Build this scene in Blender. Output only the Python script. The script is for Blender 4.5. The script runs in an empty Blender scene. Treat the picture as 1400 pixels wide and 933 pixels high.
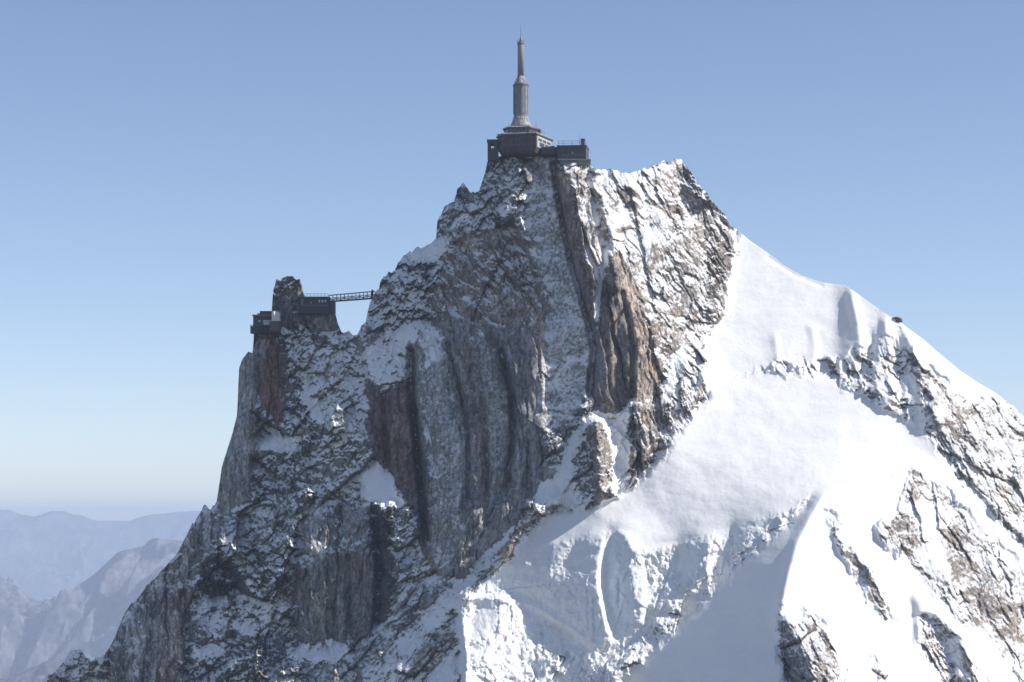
import bpy, bmesh, math, random
import numpy as np
from mathutils import Vector

random.seed(7)
sc = bpy.context.scene
col = sc.collection
R = math.radians

# ---------------------------------------------------------------- frame of reference
# The camera stands 1000 m in front of the summit; 0.3 m per photo pixel at the summit's distance.
D, S, CU, CV = 1000.0, 0.3, 700.0, 715.0


def W(u, v, y):
    k = S * (y + D) / D
    return ((u - CU) * k, y, (CV - v) * k)


# ---------------------------------------------------------------- light
SUN_EL, SUN_TURN = R(38), R(7)          # the sun stands to the right, a little to our side
SD = Vector((math.cos(SUN_EL) * math.cos(SUN_TURN), -math.cos(SUN_EL) * math.sin(SUN_TURN), math.sin(SUN_EL)))
sun = bpy.data.lights.new('sun', 'SUN')
sun.energy = 4.3
sun.angle = R(0.53)
sun.color = (1.0, 0.95, 0.885)
so = bpy.data.objects.new('sun', sun)
so.rotation_euler = SD.to_track_quat('Z', 'Y').to_euler()
so.location = (400, -200, 500)
col.objects.link(so)

world = bpy.data.worlds.new("World")
sc.world = world
world.use_nodes = True
wn = world.node_tree
for n in list(wn.nodes):
    wn.nodes.remove(n)
sky = wn.nodes.new('ShaderNodeTexSky')
sky.sky_type = 'NISHITA'
sky.sun_disc = False
sky.sun_elevation = SUN_EL
sky.sun_rotation = math.atan2(SD.x, SD.y)
sky.altitude = 3700
sky.air_density = 1.0
sky.dust_density = 3.0
sky.ozone_density = 2.0
bg = wn.nodes.new('ShaderNodeBackground')
bg.inputs['Strength'].default_value = 0.124
wo = wn.nodes.new('ShaderNodeOutputWorld')
grade = wn.nodes.new('ShaderNodeMix')
grade.data_type = 'RGBA'; grade.blend_type = 'MULTIPLY'
grade.inputs[0].default_value = 1.0
grade.inputs[7].default_value = (1.11, 1.0, .965, 1)
wn.links.new(sky.outputs[0], grade.inputs[6])
wn.links.new(grade.outputs[2], bg.inputs[0])
wn.links.new(bg.outputs[0], wo.inputs[0])

sc.view_settings.view_transform = 'Standard'
sc.view_settings.look = 'None'
sc.view_settings.exposure = 0.27
sc.view_settings.gamma = 1
sc.view_settings.use_curve_mapping = False
sc.render.engine = 'CYCLES'
sc.cycles.use_denoising = True
sc.cycles.max_bounces = 8
sc.cycles.diffuse_bounces = 3
sc.cycles.volume_bounces = 4
sc.cycles.transparent_max_bounces = 8

cam = bpy.data.cameras.new('camera')
cam.sensor_width = 36
cam.lens = 36 * D / (1400 * S)
cam.shift_y = (CV - 466.5) / 1400
cam.clip_start = 1
cam.clip_end = 200000
co = bpy.data.objects.new('camera', cam)
co.location = (0, -D, 0)
co.rotation_euler = (R(90), 0, 0)
col.objects.link(co)
sc.camera = co


# ---------------------------------------------------------------- tags
def tag(o, label=None, cat=None, group=None, kind=None):
    if label: o['label'] = label
    if cat: o['category'] = cat
    if group: o['group'] = group
    if kind: o['kind'] = kind
    return o


# ---------------------------------------------------------------- node helpers
def new_mat(name):
    m = bpy.data.materials.new(name)
    m.use_nodes = True
    nt = m.node_tree
    b = nt.nodes['Principled BSDF']
    return m, nt, b


def N(nt, kind, **kw):
    n = nt.nodes.new(kind)
    for k, v in kw.items():
        if k in n.inputs.keys():
            n.inputs[k].default_value = v
        else:
            setattr(n, k, v)
    return n


def noise(nt, vec, scale, detail=6, rough=.6):
    n = nt.nodes.new('ShaderNodeTexNoise')
    n.inputs['Scale'].default_value = scale
    n.inputs['Detail'].default_value = detail
    n.inputs['Roughness'].default_value = rough
    nt.links.new(vec, n.inputs['Vector'])
    return n


def mixc(nt, fac, a, b, mode='MIX'):
    m = nt.nodes.new('ShaderNodeMix')
    m.data_type = 'RGBA'
    m.blend_type = mode
    for sock, val in ((m.inputs[0], fac), (m.inputs[6], a), (m.inputs[7], b)):
        if hasattr(val, 'links'):
            nt.links.new(val, sock)
        else:
            sock.default_value = val if isinstance(val, (int, float)) else (*val, 1)
    return m.outputs[2]


def ramp(nt, fac, stops):
    r = nt.nodes.new('ShaderNodeValToRGB')
    e = r.color_ramp.elements
    while len(e) < len(stops):
        e.new(0.5)
    for el, (p, c) in zip(e, stops):
        el.position = p
        el.color = (*c, 1) if isinstance(c, tuple) else (c, c, c, 1)
    nt.links.new(fac, r.inputs[0])
    return r.outputs[0]


def mathn(nt, op, a, b=None, clamp=False):
    m = nt.nodes.new('ShaderNodeMath')
    m.operation = op
    m.use_clamp = clamp
    for i, val in enumerate((a, b)):
        if val is None: continue
        if hasattr(val, 'links'):
            nt.links.new(val, m.inputs[i])
        else:
            m.inputs[i].default_value = val
    return m.outputs[0]


def bump(nt, height, strength, dist, bsdf):
    b = nt.nodes.new('ShaderNodeBump')
    b.inputs['Strength'].default_value = strength
    b.inputs['Distance'].default_value = dist
    nt.links.new(height, b.inputs['Height'])
    nt.links.new(b.outputs[0], bsdf.inputs['Normal'])


# terrain: rock colour and snow cover come from the mesh, the grain from noise
def terrain_material(name):
    m, nt, b = new_mat(name)
    geo = N(nt, 'ShaderNodeNewGeometry')
    pos = geo.outputs['Position']
    rc = N(nt, 'ShaderNodeAttribute', attribute_name='rock').outputs['Color']
    sn = N(nt, 'ShaderNodeAttribute', attribute_name='snow').outputs['Fac']
    ice = N(nt, 'ShaderNodeAttribute', attribute_name='ice').outputs['Fac']
    n1 = noise(nt, pos, .55, 8, .68)
    n2 = noise(nt, pos, 1.7, 6, .75)
    n3 = noise(nt, pos, .09, 5, .6)
    # vertical streaks: the rock is stretched along z
    mp = N(nt, 'ShaderNodeMapping')
    mp.inputs['Scale'].default_value = (1, 1, .16)
    nt.links.new(pos, mp.inputs['Vector'])
    n4 = noise(nt, mp.outputs[0], .8, 6, .6)
    g = ramp(nt, n1.outputs['Fac'], [(.28, .45), (.5, 1.0), (.72, 1.5)])
    g2 = ramp(nt, n4.outputs['Fac'], [(.3, .42), (.47, .95), (.56, 1.05), (.7, 1.5)])
    tint = ramp(nt, n3.outputs['Fac'], [(.35, (.95, .99, 1.03)), (.5, (1, 1, 1)), (.66, (1.10, 1.0, .91))])
    rock = mixc(nt, 1.0, rc, g, 'MULTIPLY')
    rock = mixc(nt, 1.0, rock, g2, 'MULTIPLY')
    rock = mixc(nt, 1.0, rock, tint, 'MULTIPLY')
    # break up the edge of the snow with fine noise
    e = mathn(nt, 'ADD', n2.outputs['Fac'], n1.outputs['Fac'])
    e = mathn(nt, 'MULTIPLY_ADD', e, .8)
    e.node.inputs[2].default_value = -.8
    s = mathn(nt, 'ADD', sn, e)
    s = ramp(nt, s, [(.30, 0.0), (.52, .55), (.80, 1.0)])
    snowc = mixc(nt, ice, (.88, .88, .875), (.68, .79, .84))
    sg = ramp(nt, n1.outputs['Fac'], [(.3, .94), (.6, 1.0)])
    snowc = mixc(nt, 1.0, snowc, sg, 'MULTIPLY')
    c = mixc(nt, s, rock, snowc)
    nt.links.new(c, b.inputs['Base Color'])
    b.inputs['Roughness'].default_value = .8
    b.inputs['Specular IOR Level'].default_value = .2
    vo = nt.nodes.new('ShaderNodeTexVoronoi')
    vo.feature = 'DISTANCE_TO_EDGE'; vo.inputs['Scale'].default_value = .55
    wob = mixc(nt, .35, mp.outputs[0], n1.outputs['Color'], 'ADD')
    nt.links.new(wob, vo.inputs['Vector'])
    joint = ramp(nt, vo.outputs['Distance'], [(0.0, .55), (.06, 1.0)])
    nt.links.new(mixc(nt, 1.0, rock, joint, 'MULTIPLY'), rock.node.id_data.nodes[c.node.name].inputs[6])
    h = mathn(nt, 'ADD', n1.outputs['Fac'], mathn(nt, 'MULTIPLY', n2.outputs['Fac'], .35))
    k = mathn(nt, 'MULTIPLY_ADD', s, -.74)
    k.node.inputs[2].default_value = 1.0
    h = mathn(nt, 'MULTIPLY', h, k)
    bump(nt, h, .6, 1.1, b)
    return m


MT = terrain_material('rock_and_snow')

# ---------------------------------------------------------------- noise in numpy
_rng = np.random.default_rng(11)
_TN = 256
_TAB = _rng.random((8, _TN, _TN)).astype(np.float32)


def perlin(x, y, seed):
    tab = _TAB[seed % 8]
    off = (seed * 37) % _TN
    xi = np.floor(x).astype(np.int32); yi = np.floor(y).astype(np.int32)
    xf = (x - xi).astype(np.float32); yf = (y - yi).astype(np.float32)
    ux = xf * xf * xf * (xf * (xf * 6 - 15) + 10); uy = yf * yf * yf * (yf * (yf * 6 - 15) + 10)

    def gr(i, j, dx, dy):
        a = tab[(xi + i + off) % _TN, (yi + j + off * 3) % _TN] * 6.2832
        return np.cos(a) * dx + np.sin(a) * dy
    a = gr(0, 0, xf, yf); b = gr(1, 0, xf - 1, yf); c = gr(0, 1, xf, yf - 1); d = gr(1, 1, xf - 1, yf - 1)
    return ((a + ux * (b - a)) * (1 - uy) + (c + ux * (d - c)) * uy) * 1.5


def fbm(x, y, seed, octs=4, gain=.5):
    r = 0; a = 1.0
    for o in range(octs):
        r = r + a * perlin(x * 2 ** o + o * 13.7, y * 2 ** o + o * 7.3, seed + o)
        a *= gain
    return r


def ridged(x, y, seed, octs=4, gain=.5):
    r = 0; a = 1.0
    for o in range(octs):
        r = r + a * (1 - 2 * np.abs(perlin(x * 2 ** o + o * 3.7, y * 2 ** o + o * 17.3, seed + o)))
        a *= gain
    return r


def facets(x, y, seed, step=.4):
    """broken rock: every cell a tilted plane; returns height in cell units and distance to the crack"""
    ta, tb, tc, td, te = (_TAB[(seed + i) % 8] for i in range(5))
    off = (seed * 53) % _TN
    xi = np.floor(x).astype(np.int32); yi = np.floor(y).astype(np.int32)
    f1 = np.full(x.shape, 9, np.float32); f2 = np.full(x.shape, 9, np.float32)
    h = np.zeros(x.shape, np.float32); br_ = np.zeros(x.shape, np.float32)
    for i in (-1, 0, 1):
        for j in (-1, 0, 1):
            a = (xi + i + off) % _TN; b = (yi + j + off * 5) % _TN
            dx = (x - (xi + i + .5 + .9 * (ta[a, b] - .5))).astype(np.float32)
            dy = (y - (yi + j + .5 + .9 * (tb[a, b] - .5))).astype(np.float32)
            d = dx * dx + dy * dy
            near = d < f1
            f2 = np.where(near, f1, np.minimum(f2, d))
            f1 = np.where(near, d, f1)
            hv = (tc[a, b] - .5) * step + (td[a, b] - .5) * 1.7 * dx + (te[a, b] - .5) * 1.7 * dy
            h = np.where(near, hv, h)
            br_ = np.where(near, tc[b, a] - .5, br_)
    return h, np.sqrt(f2) - np.sqrt(f1), br_


def blur(a, s):
    if s <= 0: return a
    r = max(1, int(3 * s))
    k = np.exp(-.5 * (np.arange(-r, r + 1) / s) ** 2); k /= k.sum()
    for ax in (0, 1):
        p = np.pad(a, [(r, r) if i == ax else (0, 0) for i in range(2)], mode='edge')
        out = np.zeros_like(a)
        n = a.shape[ax]
        for i, w in enumerate(k):
            out += w * (p[i:i + n] if ax == 0 else p[:, i:i + n])
        a = out
    return a


# ---------------------------------------------------------------- the mountain's plan
# coarse grid, 2 px
cu = np.arange(30, 1522, 2.0); cv = np.arange(200, 1052, 2.0)
GU, GV = np.meshgrid(cu, cv)          # [row, column]


def inpoly(poly):
    p = np.array(poly, float)
    m = np.zeros(GU.shape, bool)
    x0, y0 = p.min(0); x1, y1 = p.max(0)
    r0 = np.searchsorted(cv, y0); r1 = np.searchsorted(cv, y1 + 1e-6)
    c0 = np.searchsorted(cu, x0); c1 = np.searchsorted(cu, x1 + 1e-6)
    if r1 <= r0 or c1 <= c0: return m
    x = GU[r0:r1, c0:c1] + .013; y = GV[r0:r1, c0:c1] + .017
    ins = np.zeros(x.shape, bool)
    n = len(p)
    for i in range(n):
        xa, ya = p[i]; xb, yb = p[(i + 1) % n]
        if ya == yb: continue
        c = ((ya > y) != (yb > y)) & (x < (xb - xa) * (y - ya) / (yb - ya) + xa)
        ins ^= c
    m[r0:r1, c0:c1] = ins
    return m


def polydist(pts):
    d = np.full(GU.shape, 1e9)
    for (xa, ya), (xb, yb) in zip(pts[:-1], pts[1:]):
        vx, vy = xb - xa, yb - ya
        t = np.clip(((GU - xa) * vx + (GV - ya) * vy) / (vx * vx + vy * vy + 1e-9), 0, 1)
        d = np.minimum(d, np.hypot(GU - xa - t * vx, GV - ya - t * vy))
    return d


SKYLINE = [(30, 960), (50, 940), (63, 926), (75, 922), (83, 911), (97, 891), (108, 889), (118, 899), (126, 902), (143, 896), (148, 888),
 (157, 872), (163, 857), (171, 838), (179, 825), (188, 819), (199, 803), (213, 789), (223, 778), (240, 762), (248, 747), (257, 728),
 (267, 711), (281, 690), (286, 697), (296, 687), (301, 655), (303, 640), (306, 630), (313, 608), (319, 587), (324.5, 566), (325.5, 530),
 (327, 503), (331, 492), (340, 481), (345.5, 483), (347, 458), (362, 452), (370.5, 448), (371.5, 428), (372.5, 407), (373.6, 396), (376, 391), (376.6, 384), (378, 382),
 (384, 383), (385, 380.5), (388, 378.6), (393, 377.6), (396, 378), (401, 378), (402.5, 381), (406, 381.8), (410.6, 382.4), (411.6, 388), (413, 393), (415.5, 403), (420, 410), (449, 416), (457, 427), (459, 431),
 (462, 442), (467, 453), (471, 454), (477, 452), (483, 461), (487, 459), (492, 453), (493.5, 447), (500, 439), (502, 429), (506, 415), (509, 409),
 (513, 402), (518, 397), (520, 385), (526, 377), (531, 373), (538, 371), (543, 361), (549, 351), (559, 345), (571, 337), (575, 340), (589, 333),
 (596, 327), (598, 303), (602, 293), (608, 284), (621, 274), (625, 261), (633, 250), (639, 256), (644, 263), (655, 261), (658, 252), (664, 233),
 (666, 222), (683, 214), (716, 206), (738, 206), (764, 208), (770, 214), (800, 219), (808, 225), (812, 231), (826, 232), (845, 232.5), (850, 236),
 (866, 236), (876, 234), (880, 230), (888, 230), (892, 225), (901, 224), (906, 219), (914, 223), (922, 217), (932, 219), (938, 227), (946, 237),
 (958, 255), (970, 269), (983, 287), (993, 297), (999, 309), (1006, 313), (1025, 329), (1048, 345), (1073, 364), (1096, 377), (1122, 386),
 (1138, 388.5), (1154, 390), (1167, 398), (1186, 412), (1202, 423.5), (1218, 434), (1233, 442), (1240, 448), (1261, 463), (1285, 484), (1312, 506.5),
 (1339, 524.5), (1360, 536.5), (1374, 548), (1384, 554), (1399, 569), (1440, 600), (1522, 660)]
sk = np.array(SKYLINE)

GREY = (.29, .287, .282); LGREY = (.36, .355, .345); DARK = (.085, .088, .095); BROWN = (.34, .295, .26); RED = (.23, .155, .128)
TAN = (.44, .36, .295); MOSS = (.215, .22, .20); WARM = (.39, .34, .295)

KINDS = ('V', 'D', 'A', 'I', 'F', 'S')
P = {k: np.zeros(GU.shape) for k in ('phi', 'th', 't', 'dust', 'ice', 'r', 'g', 'b', 'V', 'D', 'A', 'I', 'F', 'S', 'sm')}


SN = -2.0                             # everything under snow


def reg(poly, phi, th, kind, amp, t, c=GREY, dust=0., ice=0., sharp=0):
    m = inpoly(poly) if poly is not None else np.ones(GU.shape, bool)
    P['phi'][m] = phi; P['th'][m] = th; P['t'][m] = t; P['dust'][m] = dust; P['ice'][m] = ice
    P['r'][m], P['g'][m], P['b'][m] = c
    if t == SN: kind = 'S'
    ice_f = .45 * amp if (t == SN and amp >= .1) else 0.
    P['sm'][m] = 1. if (kind == 'S' and amp < .07 and not sharp) else 0.
    for k in KINDS: P[k][m] = amp if k == kind else 0.
    if ice_f: P['I'][m] = ice_f
    return m


def paint(poly, **kw):                 # change some values only
    m = inpoly(poly)
    for k, v in kw.items():
        if k == 'c': P['r'][m], P['g'][m], P['b'][m] = v
        else: P[k][m] = v


# --- left massif
reg(None, -32, 24, 'I', 1.1, .53, (.20, .205, .21))
reg([(345, 480), (352, 500), (352, 560), (346, 620), (338, 690), (318, 705), (297, 690), (290, 640), (313, 600), (320, 560), (320, 503), (337, 480)], -22, 8, 'V', .35, .72, LGREY)
reg([(275, 680), (300, 715), (285, 760), (262, 800), (250, 860), (240, 1052), (120, 1052), (140, 880), (165, 838), (199, 795), (240, 755)], -28, 16, 'V', .8, .50, GREY)
paint([(225, 820), (262, 800), (255, 870), (240, 950), (215, 950)], c=BROWN, t=.6)
reg([(30, 900), (100, 870), (140, 890), (140, 1052), (30, 1052)], -25, 30, 'I', .9, .45, GREY)
reg([(372, 450), (385, 470), (394, 530), (388, 585), (365, 575), (352, 520), (360, 470)], -18, 8, 'V', .5, .62, RED)
reg([(347, 455), (372, 455), (362, 480), (354, 510), (347, 500)], -25, 8, 'V', .5, .6, LGREY)
reg([(420, 470), (455, 478), (480, 462), (500, 490), (506, 560), (502, 620), (470, 600), (438, 585), (425, 560), (408, 525), (416, 490)], -22, 34, 'I', .8, .42, GREY)
reg([(420, 585), (500, 600), (515, 630), (500, 690), (440, 690), (400, 650), (400, 600)], -26, 22, 'I', .7, .47, MOSS)
reg([(420, 500), (436, 560), (428, 575), (410, 540)], -20, 45, 'I', .3, .0)
reg([(515, 462), (575, 440), (592, 448), (565, 478), (556, 522), (520, 532), (500, 512), (497, 480)], -18, 44, 'I', .45, .30)
reg([(515, 628), (540, 660), (552, 690), (528, 694), (502, 684), (490, 662), (505, 642)], -18, 46, 'I', .12, SN)
reg([(345, 612), (375, 592), (408, 600), (404, 618), (370, 622)], -20, 44, 'I', .5, .10)
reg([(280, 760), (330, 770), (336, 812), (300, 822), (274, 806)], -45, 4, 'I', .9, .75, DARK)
reg([(300, 700), (420, 680), (430, 740), (340, 760), (300, 740)], -26, 26, 'I', 1.0, .46)
reg([(276, 820), (330, 815), (400, 825), (398, 850), (340, 872), (290, 876), (268, 850)], -22, 36, 'I', .7, .46)
reg([(255, 884), (300, 880), (305, 900), (262, 902)], -20, 44, 'I', .5, .12)
reg([(405, 770), (440, 760), (505, 755), (515, 800), (508, 875), (420, 880), (405, 840)], -24, 8, 'V', .45, .58, MOSS)
reg([(470, 760), (508, 750), (514, 800), (508, 872), (486, 876)], -20, 6, 'V', .4, .68, (.27, .245, .225))
reg([(420, 690), (500, 690), (505, 755), (440, 762), (410, 760)], -26, 18, 'V', .7, .45, GREY)
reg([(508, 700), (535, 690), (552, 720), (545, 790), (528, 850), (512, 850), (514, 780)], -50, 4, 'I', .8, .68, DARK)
reg([(535, 700), (556, 700), (575, 760), (572, 790), (550, 830), (540, 800)], -30, 24, 'I', .9, .40, GREY)
reg([(392, 886), (440, 878), (478, 884), (480, 905), (430, 912), (400, 910)], -18, 50, 'I', .4, .15)
reg([(360, 905), (500, 905), (480, 1052), (330, 1052)], -24, 30, 'I', .9, .55)
# --- the pinnacle with the upper station
reg([(368, 456), (368, 428), (372, 380), (392, 370), (412, 380), (418, 404), (420, 428), (405, 452)], -24, 8, 'I', .45, .52, (.18, .175, .165))
reg([(409, 380), (416, 384), (420, 404), (412, 404)], 52, 10, 'V', .3, .8, WARM)
reg([(415, 424), (455, 424), (464, 440), (468, 452), (430, 458), (414, 450)], -18, 10, 'V', .6, .62, MOSS)
reg([(395, 452), (425, 460), (425, 490), (412, 500), (395, 500)], -22, 24, 'I', .9, .36)
reg([(455, 452), (480, 446), (498, 440), (500, 470), (470, 480), (450, 470)], -22, 26, 'I', 1., .42)
# --- rock tower beyond the bridge and small pinnacles
reg([(500, 455), (500, 430), (512, 395), (520, 375), (545, 350), (575, 330), (604, 325), (604, 380), (582, 430), (545, 452)], -24, 28, 'I', 1.1, .43, (.18, .185, .19))
reg([(566, 345), (596, 322), (622, 318), (615, 345), (592, 358), (570, 362)], -18, 48, 'I', .25, -.1)
reg([(590, 327), (596, 295), (620, 268), (632, 244), (662, 255), (640, 290), (620, 322)], -30, 20, 'I', 1.0, .50, GREY)
# --- the great face
reg([(655, 215), (760, 200), (758, 300), (742, 335), (700, 335), (640, 335), (610, 335), (625, 292), (655, 258)], -27, 26, 'I', 1.0, .43, GREY)
reg([(612, 332), (700, 300), (728, 345), (745, 420), (740, 470), (700, 482), (640, 445), (600, 445), (588, 425), (602, 370)], -26, 18, 'D', .75, .49, BROWN)
reg([(560, 470), (600, 430), (740, 462), (736, 570), (772, 620), (705, 722), (640, 800), (590, 780), (568, 720), (558, 600)], -30, 9, 'V', .38, .58, GREY, dust=.16)
reg([(735, 212), (757, 220), (765, 300), (785, 380), (808, 450), (806, 520), (782, 580), (752, 605), (735, 572), (740, 480), (746, 420), (725, 340), (716, 290), (722, 250)], -28, 22, 'I', .13, .44, LGREY, dust=.62)
reg([(745, 590), (785, 575), (800, 560), (790, 610), (765, 645), (740, 640)], -26, 16, 'I', .8, .48, GREY)
reg([(560, 485), (575, 455), (592, 445), (606, 465), (616, 510), (632, 560), (636, 640), (632, 720), (612, 785), (590, 770), (580, 690), (572, 600), (562, 530)], -24, 14, 'V', .20, .42, LGREY, dust=.38)
reg([(568, 470), (592, 446), (604, 468), (608, 490), (585, 500)], -24, 26, 'V', .25, .34, LGREY, dust=.6)
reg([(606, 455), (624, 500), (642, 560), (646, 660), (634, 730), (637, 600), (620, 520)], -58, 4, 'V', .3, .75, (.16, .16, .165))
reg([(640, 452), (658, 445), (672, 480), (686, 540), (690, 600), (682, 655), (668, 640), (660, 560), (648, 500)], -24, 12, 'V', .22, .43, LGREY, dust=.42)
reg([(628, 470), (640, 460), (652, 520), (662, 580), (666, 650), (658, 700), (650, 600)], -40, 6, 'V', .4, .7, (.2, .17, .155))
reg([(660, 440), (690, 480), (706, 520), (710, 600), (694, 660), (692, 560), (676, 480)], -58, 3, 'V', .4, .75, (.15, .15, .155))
reg([(702, 485), (735, 440), (735, 560), (742, 620), (705, 705), (682, 735), (690, 650), (708, 570)], -25, 7, 'V', .4, .62, GREY)
reg([(640, 700), (690, 690), (700, 720), (660, 770), (630, 800), (612, 790)], -30, 10, 'V', .6, .55, GREY)
reg([(733, 425), (741, 420), (743, 470), (739, 502), (733, 475)], 48, 8, 'V', .3, .7, TAN)
reg([(720, 402), (726, 398), (728, 412), (722, 416)], 48, 8, 'V', .3, .7, TAN)
reg([(500, 522), (520, 542), (545, 520), (560, 530), (568, 600), (572, 690), (560, 690), (545, 662), (520, 640), (503, 600)], -28, 4, 'V', .4, .66, (.22, .178, .16))
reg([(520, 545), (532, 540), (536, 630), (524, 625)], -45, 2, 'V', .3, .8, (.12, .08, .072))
reg([(540, 545), (556, 545), (562, 640), (560, 690), (548, 660)], -12, 4, 'V', .3, .8, (.27, .2, .165))
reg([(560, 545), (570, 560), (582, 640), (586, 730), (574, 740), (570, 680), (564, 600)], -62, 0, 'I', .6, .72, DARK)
reg([(580, 700), (592, 770), (600, 830), (588, 830), (580, 770)], -30, 5, 'V', .4, .7, RED)
# --- lower couloir between the face and the lower rib
reg([(570, 740), (590, 780), (640, 795), (640, 830), (560, 930), (470, 960), (470, 900), (520, 860), (545, 800)], -30, 24, 'A', .9, .48, GREY)
reg([(750, 668), (770, 640), (790, 600), (800, 575), (790, 650), (760, 690), (700, 760), (640, 815), (580, 880), (530, 940), (460, 1052), (430, 1052), (500, 915), (570, 850), (630, 790), (690, 730)], -28, 38, 'A', .55, .42, GREY)
reg([(690, 742), (720, 700), (765, 680), (770, 692), (725, 748), (695, 790), (640, 818), (628, 880), (600, 910), (560, 960), (500, 1052), (470, 1052), (530, 950), (590, 870), (640, 810)], -12, 32, 'A', .9, .64, BROWN)
reg([(718, 688), (755, 674), (770, 688), (748, 706), (716, 742), (694, 758), (690, 750), (708, 720)], 22, 26, 'I', .8, .36, WARM)
reg([(690, 742), (702, 735), (704, 762), (690, 772)], 40, 10, 'I', .6, .7, TAN)
# --- pillars right of the dark gully
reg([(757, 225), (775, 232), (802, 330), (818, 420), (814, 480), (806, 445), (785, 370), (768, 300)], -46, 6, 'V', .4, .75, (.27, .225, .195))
reg([(768, 225), (806, 228), (832, 300), (836, 335), (826, 395), (817, 420), (800, 335), (785, 285)], 16, 22, 'V', .8, .40, WARM)
reg([(808, 250), (830, 232), (850, 300), (862, 370), (838, 345), (826, 300)], 20, 38, 'D', .7, .22, WARM)
reg([(826, 340), (838, 390), (856, 440), (861, 480), (860, 545), (846, 570), (820, 562), (808, 542), (812, 470), (818, 405)], -30, 4, 'V', .3, .72, (.25, .23, .215))
reg([(822, 338), (830, 335), (828, 380), (820, 420), (814, 470), (808, 540), (803, 540), (806, 480), (814, 410)], -42, 30, 'V', .3, .0, GREY)
reg([(834, 440), (841, 428), (848, 485), (843, 548), (838, 530)], 42, 6, 'V', .3, .75, TAN)
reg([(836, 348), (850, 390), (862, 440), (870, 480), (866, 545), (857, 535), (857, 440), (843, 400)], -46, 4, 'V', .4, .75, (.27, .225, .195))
reg([(838, 340), (868, 375), (888, 440), (908, 495), (900, 545), (882, 562), (868, 548), (870, 480), (860, 425)], 22, 8, 'V', .42, .62, TAN)
reg([(880, 420), (900, 470), (930, 470), (905, 510), (890, 490)], 25, 20, 'V', .9, .5, WARM)
# snow at the foot of the pillars
reg([(796, 572), (806, 560), (820, 558), (846, 570), (866, 545), (872, 600), (866, 650), (850, 674), (836, 668), (836, 600), (815, 572), (800, 605), (786, 640), (784, 660), (800, 690), (770, 694), (728, 686), (748, 655), (772, 622)], -26, 36, 'I', .3, -.2)
reg([(866, 552), (900, 525), (920, 560), (906, 605), (886, 632), (870, 658), (864, 620)], 6, 18, 'V', .9, .48, WARM)
reg([(858, 560), (872, 555), (876, 600), (874, 655), (862, 650)], -42, 10, 'I', .8, .52, GREY)
# the spire at the foot of the wall
reg([(782, 655), (790, 610), (806, 578), (818, 574), (818, 620), (822, 688), (812, 688), (794, 674)], -40, 8, 'I', .5, .34, (.24, .225, .21))
reg([(814, 572), (824, 574), (836, 602), (840, 650), (830, 686), (820, 690), (816, 640)], 34, 14, 'I', .5, .52, WARM)
# --- right shoulder of the summit
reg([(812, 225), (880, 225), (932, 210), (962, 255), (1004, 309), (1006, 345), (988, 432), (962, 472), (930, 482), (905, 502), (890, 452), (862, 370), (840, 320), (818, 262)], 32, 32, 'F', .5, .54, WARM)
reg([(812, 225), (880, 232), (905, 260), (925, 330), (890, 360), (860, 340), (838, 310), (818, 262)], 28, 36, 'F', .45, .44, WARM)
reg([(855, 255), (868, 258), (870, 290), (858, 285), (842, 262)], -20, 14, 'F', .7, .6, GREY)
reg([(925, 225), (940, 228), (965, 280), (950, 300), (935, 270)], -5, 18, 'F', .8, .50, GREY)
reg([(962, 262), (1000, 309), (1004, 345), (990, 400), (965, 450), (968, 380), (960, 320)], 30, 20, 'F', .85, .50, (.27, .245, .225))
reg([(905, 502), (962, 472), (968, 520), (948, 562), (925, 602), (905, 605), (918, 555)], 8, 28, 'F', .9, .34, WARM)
reg([(930, 470), (945, 475), (918, 540), (905, 560), (908, 520)], 0, 42, 'F', .3, .0)
# --- upper snow face and ridge
reg([(1006, 300), (1154, 380), (1225, 430), (1232, 475), (1170, 482), (1110, 502), (1060, 498), (1000, 522), (966, 545), (966, 472), (990, 432), (1008, 345)], -4, 38, 'I', .025, SN)
# --- glacier bowl
reg([(966, 545), (1000, 522), (1060, 500), (1120, 508), (1200, 550), (1250, 580), (1312, 640), (1346, 690), (1250, 640), (1180, 650), (1125, 675), (1095, 692), (1000, 728), (930, 748), (870, 758), (830, 732), (760, 748), (698, 762), (755, 700), (815, 692), (850, 672), (888, 642), (922, 602)], 7, 40, 'I', .035, SN)
reg([(966, 545), (1000, 522), (1060, 500), (1120, 508), (1200, 550), (1250, 580), (1312, 640), (1250, 632), (1170, 620), (1060, 600), (980, 600), (930, 610)], 0, 38, 'I', .03, SN)
reg([(880, 650), (915, 610), (945, 640), (905, 690), (840, 690), (850, 672)], -8, 34, 'I', .06, SN)
# flutes and rock ribs above the bowl
reg([(1146, 396), (1158, 392), (1166, 440), (1160, 500), (1147, 522), (1142, 500), (1150, 450)], -60, 32, 'I', .03, SN)
reg([(1160, 392), (1198, 425), (1194, 470), (1172, 470), (1166, 430)], 8, 40, 'I', .05, SN)
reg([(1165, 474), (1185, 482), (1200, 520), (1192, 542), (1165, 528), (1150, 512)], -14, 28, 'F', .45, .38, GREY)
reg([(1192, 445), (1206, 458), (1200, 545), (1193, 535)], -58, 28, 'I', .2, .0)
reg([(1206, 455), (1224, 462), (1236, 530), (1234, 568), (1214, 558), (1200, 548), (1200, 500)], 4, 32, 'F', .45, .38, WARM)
reg([(1232, 470), (1246, 490), (1264, 560), (1268, 592), (1250, 582), (1238, 552)], -48, 34, 'I', .12, .0)
reg([(1046, 462), (1052, 470), (1054, 500), (1048, 498)], -58, 32, 'I', .03, SN)
reg([(1097, 468), (1102, 475), (1102, 500), (1096, 496)], -55, 32, 'I', .03, SN)
reg([(1056, 494), (1068, 490), (1080, 502), (1078, 514), (1060, 508)], -10, 26, 'F', .4, .44, GREY)
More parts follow.
